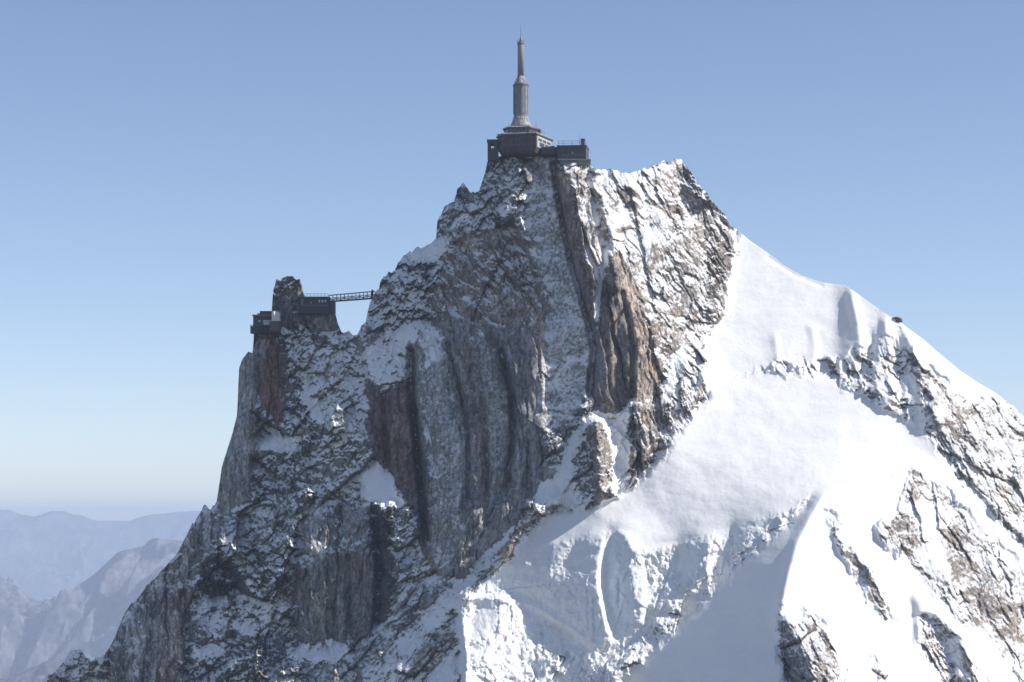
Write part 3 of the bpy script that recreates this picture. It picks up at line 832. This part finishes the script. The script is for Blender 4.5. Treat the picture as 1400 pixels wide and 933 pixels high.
HM = hill_material('bare_hillside', (.05, .056, .072), (.20, .195, .215))
HF = hill_material('forested_hillside', (.05, .052, .055), (.15, .14, .13))
hills('hills', 33000, [(-500, 712), (-200, 690), (-60, 705), (0, 699), (12, 698), (45, 706), (72, 700), (100, 706), (140, 713), (175, 714), (215, 706), (240, 702), (280, 702), (330, 712), (420, 700), (600, 712), (800, 700), (1000, 715)], 4200, 2500, 620, 1900, 1, HM, 'pale blue mountain range on the horizon, farthest back')
hills('hills', 15500, [(-500, 830), (-250, 760), (-120, 770), (-30, 782), (0, 790), (30, 812), (60, 826), (85, 818), (120, 792), (160, 762), (190, 745), (208, 739), (222, 742), (240, 741), (280, 748), (340, 735), (420, 760), (600, 745), (1000, 800)], 3200, 1500, 300, 560, 4, HM, 'hazy blue hill with sunlit spurs rising toward the rock face')
hills('hills', 10500, [(-500, 960), (-200, 930), (-40, 938), (0, 928), (30, 917), (50, 912), (70, 906), (100, 902), (160, 905), (300, 900), (600, 930), (1000, 960)], 2400, 1200, 200, 520, 6, HM, 'low dark ridge at the bottom left corner beneath the hazy hill')
gm = bpy.data.meshes.new('ground')
gm.from_pydata([(-30000, -1400, FLOOR), (30000, -1400, FLOOR), (30000, 39000, FLOOR), (-30000, 39000, FLOOR)], [], [(0, 1, 2, 3)])
gm.materials.append(hill_material('valley_floor', (.06, .08, .05), (.2, .19, .15)))
g = bpy.data.objects.new('ground', gm); col.objects.link(g)
tag(g, 'valley floor far below the peak', 'ground', kind='structure')

hz, nt, b_ = new_mat('haze')
nt.nodes.remove(b_)
pv = nt.nodes.new('ShaderNodeVolumePrincipled')
pv.inputs['Color'].default_value = (.68, .795, 1.0, 1)
pv.inputs['Density'].default_value = 5.2e-5
pv.inputs['Anisotropy'].default_value = 0.0
nt.links.new(pv.outputs[0], nt.nodes['Material Output'].inputs['Volume'])
bm = bmesh.new()
bmesh.ops.create_cube(bm, size=1)
for v in bm.verts:
    v.co = Vector((v.co.x * 60100, -1450 + (v.co.y + .5) * 40500, FLOOR - 6 if v.co.z < 0 else 235))
me = bpy.data.meshes.new('haze'); bm.to_mesh(me); bm.free(); me.materials.append(hz)
o = bpy.data.objects.new('haze', me); col.objects.link(o)
tag(o, 'thin blue haze filling the air over the valley', 'haze', kind='stuff')

# ---------------------------------------------------------------- buildings
def wall_material(name, c, var=.35, rough=.75, scale=1.2, streak=True, metal=0.):
    m, nt, b = new_mat(name)
    geo = N(nt, 'ShaderNodeNewGeometry')
    mp = N(nt, 'ShaderNodeMapping'); mp.inputs['Scale'].default_value = (1, 1, .25 if streak else 1)
    nt.links.new(geo.outputs['Position'], mp.inputs['Vector'])
    n1 = noise(nt, mp.outputs[0], scale, 6, .65)
    n2 = noise(nt, geo.outputs['Position'], scale * 4, 3, .5)
    f = mathn(nt, 'ADD', mathn(nt, 'MULTIPLY', n1.outputs['Fac'], .75), mathn(nt, 'MULTIPLY', n2.outputs['Fac'], .25))
    lo = tuple(x * (1 - var) for x in c); hi = tuple(min(1, x * (1 + var)) for x in c)
    nt.links.new(ramp(nt, f, [(.3, lo), (.7, hi)]), b.inputs['Base Color'])
    b.inputs['Roughness'].default_value = rough
    b.inputs['Metallic'].default_value = metal
    bump(nt, n2.outputs['Fac'], .3, .1, b)
    return m


CONC = wall_material('weathered_concrete', (.22, .225, .225), .4)
MAST = wall_material('painted_steel', (.27, .262, .255), .2, .5)
CLAD = wall_material('brown_grey_cladding', (.088, .076, .076), .35)
CLAD2 = wall_material('dark_green_grey_cladding', (.068, .074, .078), .35)
DARKW = wall_material('tarred_timber', (.042, .045, .055), .4)
ROOFM = wall_material('roof_edge_metal', (.12, .115, .115), .3, .5)
FRAME = wall_material('pale_window_frame', (.34, .335, .33), .15)
LITWALL = wall_material('sunlit_wall_tone', (.46, .45, .43), .25)  # wall colour lightened to stand for sunlight on the station's right side
STEEL = wall_material('galvanised_steel', (.16, .165, .175), .25, .45, 2, False, .3)
WHITE = wall_material('white_render', (.72, .70, .66), .1)
SNOWM = wall_material('settled_snow', (.86, .875, .9), .04, .7, .8, False)
SNOWM.name = 'settled_snow'


def frosted_material(name, lo, hi):
    m, nt, b = new_mat(name)
    geo = N(nt, 'ShaderNodeNewGeometry')
    mp = N(nt, 'ShaderNodeMapping'); mp.inputs['Scale'].default_value = (1, 1, .45)
    nt.links.new(geo.outputs['Position'], mp.inputs['Vector'])
    n1 = noise(nt, mp.outputs[0], .75, 7, .7)
    nt.links.new(ramp(nt, n1.outputs['Fac'], [(.38, lo), (.5, tuple((x + y) / 2 for x, y in zip(lo, hi))), (.62, hi)]), b.inputs['Base Color'])
    b.inputs['Roughness'].default_value = .8
    bump(nt, n1.outputs['Fac'], .6, .5, b)
    return m


FROST = frosted_material('frosted_concrete', (.13, .13, .13), (.52, .53, .55))


def glass_material(name, c, rough=.12):
    m, nt, b = new_mat(name)
    geo = N(nt, 'ShaderNodeNewGeometry')
    n1 = noise(nt, geo.outputs['Position'], .9, 3, .5)
    nt.links.new(ramp(nt, n1.outputs['Fac'], [(.35, tuple(x * .7 for x in c)), (.65, c)]), b.inputs['Base Color'])
    b.inputs['Roughness'].default_value = rough
    b.inputs['Specular IOR Level'].default_value = .8
    return m


GLASS = glass_material('dark_window_glass', (.02, .025, .035))
PALEG = glass_material('bright_window_glass', (.50, .54, .60), .2)
CLEAR, nt, b_ = new_mat('clear_glass')
b_.inputs['Transmission Weight'].default_value = 1.0
b_.inputs['Roughness'].default_value = .02
b_.inputs['IOR'].default_value = 1.01


class MB:
    def __init__(self): self.bm = bmesh.new()

    def box(self, x0, x1, y0, y1, z0, z1):
        return self.loft([(x0, y0), (x1, y0), (x1, y1), (x0, y1)], z0, None, z1)

    def loft(self, p0, z0, p1, z1):
        p1 = p1 or p0
        a = [self.bm.verts.new((x, y, z0)) for x, y in p0]; b = [self.bm.verts.new((x, y, z1)) for x, y in p1]
        n = len(a)
        for i in range(n): self.bm.faces.new((a[i], a[(i + 1) % n], b[(i + 1) % n], b[i]))
        self.bm.faces.new(a[::-1]); self.bm.faces.new(b)
        return self

    def lathe(self, prof, n=32, c=(0, 0)):
        rs = [[self.bm.verts.new((c[0] + r * math.cos(6.28318 * i / n), c[1] + r * math.sin(6.28318 * i / n), z)) for i in range(n)] for r, z in prof]
        for a, b in zip(rs[:-1], rs[1:]):
            for i in range(n): self.bm.faces.new((a[i], a[(i + 1) % n], b[(i + 1) % n], b[i]))
        self.bm.faces.new(rs[0][::-1]); self.bm.faces.new(rs[-1])
        return self

    def bar(self, p, q, r, n=6, r2=None):
        p, q = Vector(p), Vector(q); d = (q - p).normalized()
        a = d.cross(Vector((0, 0, 1)) if abs(d.z) < .9 else Vector((1, 0, 0))).normalized(); b = d.cross(a)
        r2 = r if r2 is None else r2
        va = [self.bm.verts.new(p + (a * math.cos(t) + b * math.sin(t)) * r) for t in (6.28318 * i / n for i in range(n))]
        vb = [self.bm.verts.new(q + (a * math.cos(t) + b * math.sin(t)) * r2) for t in (6.28318 * i / n for i in range(n))]
        for i in range(n): self.bm.faces.new((va[i], va[(i + 1) % n], vb[(i + 1) % n], vb[i]))
        self.bm.faces.new(va[::-1]); self.bm.faces.new(vb)
        return self

    def panel(self, p, q, z0, z1, t, out=.0):
        """upright slab between plan points p and q, thickness t towards the outside (right-hand of p->q)"""
        p, q = Vector((*p, 0)), Vector((*q, 0)); d = (q - p).normalized(); n = Vector((d.y, -d.x, 0))
        a = p + n * (out); b = q + n * (out); c = q + n * (out + t); e = p + n * (out + t)
        return self.loft([(a.x, a.y), (e.x, e.y), (c.x, c.y), (b.x, b.y)], z0, None, z1)

    def build(self, name, mat, parent=None, bevel=0., smooth=False, label=None):
        bmesh.ops.recalc_face_normals(self.bm, faces=self.bm.faces)
        if bevel:
            bmesh.ops.bevel(self.bm, geom=[e for e in self.bm.edges if e.calc_face_angle(0) > .5], offset=bevel, segments=1, affect='EDGES')
        me = bpy.data.meshes.new(name); self.bm.to_mesh(me); self.bm.free()
        if smooth:
            for p in me.polygons: p.use_smooth = len(p.vertices) == 4
        me.materials.append(mat)
        o = bpy.data.objects.new(name, me); col.objects.link(o)
        if parent is not None:
            o.parent = parent
            root = parent
            while root.parent is not None: root = root.parent
            me.transform(__import__('mathutils').Matrix.Translation(-root.location))
        if label: o['label'] = label
        return o


def thing(name, loc, label, cat, group=None):
    o = bpy.data.objects.new(name, None); o.empty_display_size = 1
    o.location = loc; col.objects.link(o)
    return tag(o, label, cat, group)


def at(y):
    k = S * (y + D) / D
    return (lambda u: (u - CU) * k), (lambda v: (CV - v) * k)


# --- communications tower
YT = 8.0
X, Z = at(YT)
tx = X(712)
tw = thing('communications_tower', (tx, YT, Z(173)), 'tall round concrete tower tapering to a mast with a whip aerial on the summit', 'tower')
px = S * 1.008
MB().lathe([(15 * px, Z(174)), (14.2 * px, Z(172)), (12.6 * px, Z(168.5)), (10.9 * px, Z(164)), (10.2 * px, Z(160.5))], 36, (tx, YT)).build('skirt', FROST, tw, smooth=True, label='flared foot plastered with patchy snow')
MB().lathe([(9.6 * px, Z(161)), (9.6 * px, Z(157)), (10.1 * px, Z(156.6)), (10.1 * px, Z(121)), (10.3 * px, Z(120.8)), (10.3 * px, Z(118.6))], 24, (tx, YT)).build('shaft', CONC, tw)
for k in range(12):
    a = 6.28318 * k / 12 + .1
    MB().bar((tx + 10.15 * px * math.cos(a), YT + 10.15 * px * math.sin(a), Z(156)), (tx + 10.15 * px * math.cos(a), YT + 10.15 * px * math.sin(a), Z(121.5)), .12).build('rib', CONC, tw)
MB().lathe([(10.9 * px, Z(118.6)), (10.9 * px, Z(116.4)), (10.2 * px, Z(116))], 36, (tx, YT)).build('gallery_ring', ROOFM, tw)
MB().lathe([(9.8 * px, Z(116)), (9.0 * px, Z(114)), (6.4 * px, Z(108.5)), (5.2 * px, Z(106)), (5.0 * px, Z(104.5))], 30, (tx, YT)).build('collar', FROST, tw, smooth=True, label='cone patched with snow')
MB().lathe([(4.4 * px, Z(105)), (4.4 * px, Z(59)), (4.0 * px, Z(58))], 20, (tx, YT)).build('mast', MAST, tw, smooth=True)
MB().lathe([(4.9 * px, Z(61.2)), (4.9 * px, Z(59.6)), (4.2 * px, Z(59.4))], 20, (tx, YT)).build('platform', ROOFM, tw)
m = MB()
for k in range(8):
    a = 6.28318 * k / 8; a2 = 6.28318 * (k + 1) / 8
    m.bar((tx + 1.35 * math.cos(a), YT + 1.35 * math.sin(a), Z(57.5)), (tx + 1.35 * math.cos(a2), YT + 1.35 * math.sin(a2), Z(57.5)), .06)
    m.bar((tx + 1.35 * math.cos(a), YT + 1.35 * math.sin(a), Z(59.6)), (tx + 1.35 * math.cos(a), YT + 1.35 * math.sin(a), Z(55.5 - (k % 3))), .07)
m.build('railing', STEEL, tw)
MB().lathe([(2.0 * px, Z(58.4)), (2.0 * px, Z(55)), (1.2 * px, Z(53)), (.7 * px, Z(51))], 12, (tx, YT)).build('mast_head', STEEL, tw)
MB().bar((tx, YT, Z(52)), (tx, YT, Z(34)), .14, 6, .07).build('whip_aerial', STEEL, tw)
m = MB()
for v0 in (118, 124, 130, 136, 142, 148, 154): m.bar((tx - 9 * px, YT - 5 * px, Z(v0)), (tx - 8.2 * px, YT - 6.4 * px, Z(v0)), .07)
m.bar((tx - 9 * px, YT - 5.2 * px, Z(158)), (tx - 9 * px, YT - 5.2 * px, Z(117)), .06); m.bar((tx - 8.2 * px, YT - 6.5 * px, Z(158)), (tx - 8.2 * px, YT - 6.5 * px, Z(117)), .06)
m.build('ladder', STEEL, tw)

# --- summit station under the tower
X, Z = at(-4)
st = thing('summit_station', (X(712), 4, Z(210)), 'brown tiered polygonal building with flat roofs around the foot of the tower', 'building')
lo = [(X(680.5), 1), (X(687), -5), (X(733), -8), (X(755), 9), (X(747), 22), (X(690), 22)]
cx, cy = X(715), 6


def grow(poly, d): return [(x + (x - cx) / math.hypot(x - cx, y - cy) * d, y + (y - cy) / math.hypot(x - cx, y - cy) * d) for x, y in poly]


MB().loft(grow(lo, -1.5), Z(210), lo, Z(203)).loft(lo, Z(203) + .002, lo, Z(186.2)).build('wall', CLAD, st, bevel=.06)
MB().loft(grow(lo, .75), Z(186.2), grow(lo, .75), Z(184)).build('roof', ROOFM, st, bevel=.08)
MB().loft(grow(lo, .45), Z(184) + .004, grow(lo, .2), Z(182.8)).build('roof_snow', FROST, st)
up = [(X(690), 1), (X(696), -3), (X(724), -4), (X(737), 2), (X(738), 14), (X(694), 14)]
MB().loft(up, Z(183) - .02, up, Z(175.4)).build('upper_wall', CLAD, st, bevel=.05)
MB().loft(grow(up, 1.0), Z(175.4), grow(up, 1.0), Z(173.4)).build('upper_roof', ROOFM, st, bevel=.06)
MB().loft(grow(up, .6), Z(173.4) + .004, grow(up, .1), Z(172.2)).build('roof_snow', FROST, st)


def windows(parent, p, q, spans, z0, z1, glass, frame=ROOFM):
    p, q = Vector(p), Vector(q)
    for a, b in spans:
        u0 = p.lerp(q, a); u1 = p.lerp(q, b)
        f = MB().panel(u0, u1, z0, z1, .12, .0).build('window', frame, parent)
        d = (u1 - u0).normalized() * .14
        MB().panel(u0 + d, u1 - d, z0 + .14, z1 - .14, .04, .121).build('pane', glass, f)


windows(st, lo[1], lo[2], [(.25, .335), (.365, .45), (.475, .53)], Z(197), Z(189.3), GLASS, CLAD2)
MB().panel(Vector(lo[1]).lerp(Vector(lo[2]), .02), Vector(lo[1]).lerp(Vector(lo[2]), .98), Z(199.2), Z(198.4), .1).build('string_course', ROOFM, st)
MB().panel(Vector(lo[2]).lerp(Vector(lo[3]), .06), Vector(lo[2]).lerp(Vector(lo[3]), .97), Z(202.4), Z(187), .1).build('sunlit_side_panel', LITWALL, st)  # added panel: the sunlit look of this wall is painted in its colour
windows(st, lo[0], lo[1], [(.4, .8)], Z(197), Z(193), GLASS)
o2 = Vector((lo[3][1] - lo[2][1], -(lo[3][0] - lo[2][0]))).normalized() * .1
windows(st, Vector(lo[2]) + o2, Vector(lo[3]) + o2, [(.2, .5), (.56, .86)], Z(200.5), Z(195), GLASS)
windows(st, Vector(lo[2]) + o2, Vector(lo[3]) + o2, [(.12, .34), (.4, .62), (.68, .9)], Z(193.5), Z(189.8), GLASS, FRAME)
windows(st, up[1], up[2], [(.03, .13), (.18, .28), (.33, .45), (.50, .62), (.67, .79), (.84, .95)], Z(182.6), Z(176), GLASS, FRAME)
windows(st, up[2], up[3], [(.1, .4), (.55, .85)], Z(182.6), Z(176), GLASS, FRAME)
windows(st, up[0], up[1], [(.2, .8)], Z(182.6), Z(176), GLASS, FRAME)
m = MB()
for a in (.06, .2, .34, .48, .62, .76, .9):
    p_ = Vector(grow(lo, -.6)[1]).lerp(Vector(grow(lo, -.6)[2]), a)
    m.box(p_.x - .12, p_.x + .12, p_.y, p_.y + 5, Z(211.5), Z(208.5))
m.build('bracket', DARKW, st)
for u0, v0, v1 in ((696, 166, 174), (733, 164, 174), (730.5, 169, 174), (741, 176, 184), (737.5, 178.5, 184), (744, 178, 184)):
    MB().bar((X(u0), 0, Z(v1)), (X(u0), 0, Z(v0)), .13, 6, .07).build('roof_aerial', STEEL, st)
MB().box(X(680), X(689), -2, 4, Z(184.2), Z(182.4)).build('roof_hatch', ROOFM, st, bevel=.05)

# left lookout with a window you can see through
an_ = MB()
x0, x1, w0, w1 = X(666.5), X(681.5), X(671.2), X(675.4)
for ya, yb in ((-1.0, -.7), (5.7, 6.0)):
    an_.box(x0, w0, ya, yb, Z(217), Z(190.6)).box(w1, x1, ya, yb, Z(217), Z(190.6)).box(w0, w1, ya, yb, Z(217), Z(201.2)).box(w0, w1, ya, yb, Z(195), Z(190.6))
an_.box(x0, x0 + .3, -.7, 5.7, Z(217), Z(190.6)).box(x0 + .3, x1, -.7, 5.7, Z(217), Z(216))
an_ = an_.build('lookout_wall', CLAD, st)
MB().box(w0, w1, -.9, -.85, Z(201.2), Z(195)).build('window', CLEAR, an_)
MB().box(x0 - .3, x1 - .2, -1.4, 6.4, Z(190.6), Z(189.4)).build('lookout_roof', ROOFM, st)
m = MB()
for uu in (667.2, 672, 678):
    m.box(X(uu) - .16, X(uu) + .16, -.4, -.1, Z(226), Z(217))
m.bar((X(667.2), -.25, Z(217.5)), (X(672), -.25, Z(225)), .12).bar((X(672), -.25, Z(217.5)), (X(678), -.25, Z(223)), .12)
m.build('support_frame', DARKW, st)

# --- terrace block to the right
tb = thing('terrace_building', (X(783), 2, Z(221)), 'long grey flat-topped block with a railed roof terrace right of the tower', 'building')
q4 = [(X(762), -5), (X(801), -6), (X(806), 6), (X(764), 7)]
MB().loft(q4, Z(219), q4, Z(200.6)).build('wall', CLAD2, tb, bevel=.05)
MB().loft([(x + (.25 if x > X(783) else -.25), y + (-.25 if y < 0 else .25)) for x, y in q4], Z(200.6), [(x + (.25 if x > X(783) else -.25), y + (-.25 if y < 0 else .25)) for x, y in q4], Z(199.4)).build('parapet', ROOFM, tb)
MB().box(X(763), X(807.5), -7.4, 6.4, Z(220.6), Z(219.1)).build('ledge', CONC, tb)
MB().box(X(766), X(806.5), -5.4, 6, Z(226), Z(220.6) - .01).build('foundation', CONC, tb)
MB().panel((X(768), -5.15), (X(800), -5.97), Z(213.2), Z(212.4), .07).build('cladding_strip', STEEL, tb)
windows(tb, (X(762), -5), (X(801), -6), [(.5, .56)], Z(211.5), Z(208.5), PALEG)
m = MB()
for uu, yy in [(a, -4.6 - .9 * (a - 763.5) / 37) for a in (763.5, 770, 782, 793, 800.5)]:
    m.bar((X(uu), yy, Z(199.5)), (X(uu), yy, Z(193.4)), .11)
for vv in (193.4, 196.4): m.bar((X(763.5), -4.6, Z(vv)), (X(800.5), -5.5, Z(vv)), .08)
m.build('railing', STEEL, tb)
MB().box(X(794.5), X(799.5), -4, -1.5, Z(199.4) + .01, Z(190.6)).build('chimney', CLAD, tb, bevel=.06)
MB().box(X(794), X(800), -4.2, -1.3, Z(190.6), Z(189.8)).build('chimney_cap', ROOFM, tb)
MB().bar((X(792.5), -3, Z(199.4)), (X(792.5), -3, Z(181)), .07, 6, .04).build('aerial', STEEL, tb)
MB().box(X(740), X(763), -4.0, 5, Z(211), Z(201.2)).build('link_corridor', DARKW, tb, bevel=.05)
MB().box(X(752), X(758.5), -2, 2, Z(201.2) + .01, Z(198.6)).build('vent_box', ROOFM, tb)
for uu in (803, 807): MB().bar((X(uu), -4, Z(226)), (X(uu), -4, Z(220)), .15).build('prop', DARKW, tb)

# --- station on the lower pinnacle
YP = depth_at(365, 470) - 5.0
X, Z = at(YP)
cs = thing('cliff_station', (X(364), YP + 5, Z(457)), 'small dark flat-roofed station with balcony clinging to the left pinnacle', 'building')
MB().box(X(346), X(372), YP, YP + 9, Z(457), Z(432)).build('wall', CLAD2, cs, bevel=.06)
MB().box(X(371), X(384.5), YP - 8.5, YP + 7, Z(455.2) + .004, Z(441.5)).build('wing_wall', CLAD, cs, bevel=.06)
MB().box(X(345), X(373), YP - .8, YP + 9.5, Z(432), Z(430.6)).build('roof', ROOFM, cs)
MB().box(X(354.6), X(371.5), YP + 1.5, YP + 8, Z(430.6) + .005, Z(425)).build('roof_house', DARKW, cs, bevel=.05)
MB().box(X(351.5), X(355.5), YP + 1, YP + 4, Z(430.6) + .005, Z(428.4)).build('vent_box', DARKW, cs)
MB().box(X(370.8), X(385), YP - 9.2, YP - 4.02, Z(456.8), Z(455.2)).build('balcony', DARKW, cs)
MB().box(X(343.5), X(384.8), YP - 4.0, YP - .02, Z(456.8), Z(455.2)).build('balcony', DARKW, cs)
m = MB()
for i, uu in enumerate((344, 350.5, 357, 363.5, 370.5)): m.box(X(uu) - .12, X(uu) + .12, YP - 3.95, YP - 3.75, Z(455.2), Z(446))
m.box(X(344), X(371), YP - 3.7, YP - 3.6, Z(455), Z(446.8)); m.box(X(343.6), X(371), YP - 4, YP - 3.6, Z(446), Z(445.3))
m.build('balustrade', DARKW, cs)
m = MB()
m.bar((X(374), YP - 8.5, Z(456.6)), (X(374), YP, Z(470)), .25).bar((X(382), YP - 8.5, Z(456.6)), (X(382), YP, Z(470)), .25)
for uu in (349, 358, 367, 376): m.bar((X(uu), YP - 3.5, Z(456.6)), (X(uu), YP + 3, Z(465)), .22)
m.build('bracket', DARKW, cs)
windows(cs, (X(346), YP), (X(372), YP), [(.52, .98)], Z(445), Z(437.5), PALEG)
windows(cs, (X(346), YP), (X(372), YP), [(.27, .40)], Z(441), Z(437.5), PALEG)
# a small white hut whose right wall catches the sun
hx = [(X(373.5), YP - 6.6), (X(377), YP - 8.3), (X(383.6), YP - 5.2), (X(383), YP + 2), (X(374), YP + 2)]
MB().loft(hx, Z(441.5) + .004, hx, Z(428)).build('white_wall', WHITE, cs, label='white sunlit end wall')
MB().loft([(x, y) for x, y in hx], Z(428) + .003, None, Z(427)).build('hut_roof', ROOFM, cs)

# --- gallery and bridge
YG = depth_at(440, 440) - 4.0
X, Z = at(YG)
gb = thing('gallery_building', (X(432), YG + 4, Z(430)), 'long dark gallery between the rock pillar and the footbridge, railed roof', 'building')
g4 = [(X(408.5), YG), (X(449.5), YG), (X(449.5), YG + 9), (X(408.5), YG + 9)]
MB().loft(g4, Z(429), g4, Z(407)).build('wall', DARKW, gb, bevel=.06)
MB().box(X(407.8), X(450.5), YG - .5, YG + 9.4, Z(407), Z(405.8)).build('roof', ROOFM, gb)
MB().box(X(449.6), X(457), YG + 1.5, YG + 8.5, Z(429.5), Z(410.6)).build('bridge_pier', CLAD2, gb, bevel=.06)
MB().box(X(414), X(450), YG - .18, YG - .02, Z(418.4), Z(417.2)).build('cladding_strip', ROOFM, gb)
windows(gb, (X(408.5), YG), (X(449.5), YG), [(.645, .72), (.75, .825), (.855, .925)], Z(414), Z(410), PALEG)
windows(gb, (X(408.5), YG), (X(449.5), YG), [(.38, .43)], Z(415.5), Z(412.5), PALEG)
windows(gb, (X(408.5), YG), (X(449.5), YG), [(.06, .16)], Z(418), Z(408), GLASS)
m = MB()
for i in range(8):
    uu = 415 + i * 4.8
    m.bar((X(uu), YG, Z(405.8)), (X(uu), YG, Z(401.6)), .07)
for vv in (401.6, 403.7): m.bar((X(415), YG, Z(vv)), (X(448.6), YG, Z(vv)), .06)
m.build('railing', STEEL, gb)

br = thing('footbridge', (X(482), YG + 4, Z(410)), 'steel lattice footbridge spanning the notch between gallery and main peak', 'bridge')
LA, LB = (449, 410.8, 403.0), (512, 406.2, 397.4)     # u, deck, handrail


def bp(t, h, y):                   # h: 0 at the deck, 1 at the handrail
    u = LA[0] + (LB[0] - LA[0]) * t
    d = LA[1] + (LB[1] - LA[1]) * t; r_ = LA[2] + (LB[2] - LA[2]) * t
    return (X(u), y, Z(d + (r_ - d) * h))


ya, yb = YG + 2.6, YG + 5.0
a0, a1 = bp(0, 0, ya), bp(1, 0, ya)
m = MB()
vs = [m.bm.verts.new(c) for c in (a0, a1, (a1[0], yb, a1[2]), (a0[0], yb, a0[2]), (a0[0], ya, a0[2] - .45), (a1[0], ya, a1[2] - .45), (a1[0], yb, a1[2] - .45), (a0[0], yb, a0[2] - .45))]
for f in ((0, 1, 2, 3), (4, 7, 6, 5), (0, 4, 5, 1), (1, 5, 6, 2), (2, 6, 7, 3), (3, 7, 4, 0)): m.bm.faces.new([vs[i] for i in f])
m.build('deck', DARKW, br)
nseg = 12
for yy in (ya, yb):
    m = MB()
    m.bar(bp(0, 1, yy), bp(1, 1, yy), .12); m.bar(bp(0, .5, yy), bp(1, .5, yy), .09); m.bar(bp(0, .22, yy), bp(1, .22, yy), .09)
    for i in range(nseg + 1):
        m.bar(bp(i / nseg, 0, yy), bp(i / nseg, 1, yy), .1)
        if i < nseg: m.bar(bp(i / nseg, .02 if i % 2 else .5, yy), bp((i + 1) / nseg, .5 if i % 2 else .02, yy), .09)
    m.build('truss_side', STEEL, br)
MB().box(X(508.6) - .35, X(508.6) + .35, ya - .2, yb + .2, Z(408), Z(395.6)).build('portal', DARKW, br)
MB().box(X(511), X(519), ya - .3, yb + 2, Z(409), Z(405.6)).build('abutment', CONC, br)

# --- boulder on the snow crest
bm = bmesh.new()
yb_ = depth_at(1226, 440)
rb = random.Random(5)
for i in range(22):
    d_ = Vector((rb.gauss(0, 1), rb.gauss(0, 1), rb.gauss(0, 1))).normalized()
    k = rb.uniform(.75, 1.15)
    bm.verts.new((d_.x * 2.6 * k, d_.y * 2.2 * k, d_.z * 1.6 * k + .5 * max(0, d_.x)))
bmesh.ops.convex_hull(bm, input=bm.verts)
bmesh.ops.delete(bm, geom=[v for v in bm.verts if not v.link_faces], context='VERTS')
bmesh.ops.bevel(bm, geom=bm.edges[:], offset=.12, segments=1, affect='EDGES')
me = bpy.data.meshes.new('boulder'); bm.to_mesh(me); bm.free()
bmat, nt, b_ = new_mat('boulder_rock')
ge = N(nt, 'ShaderNodeNewGeometry'); nn = noise(nt, ge.outputs['Position'], .9, 8, .7)
nt.links.new(ramp(nt, nn.outputs['Fac'], [(.3, (.05, .05, .055)), (.55, (.15, .14, .135)), (.75, (.25, .21, .18))]), b_.inputs['Base Color'])
b_.inputs['Roughness'].default_value = .9
bump(nt, nn.outputs['Fac'], .8, .6, b_)
me.materials.append(bmat)
o = bpy.data.objects.new('boulder', me); col.objects.link(o)
o.location = W(1226, 438.5, yb_ + 1.0); o.rotation_euler = (0, R(28), .4)
tag(o, 'dark boulder poking out of the snow crest on the right skyline', 'boulder')
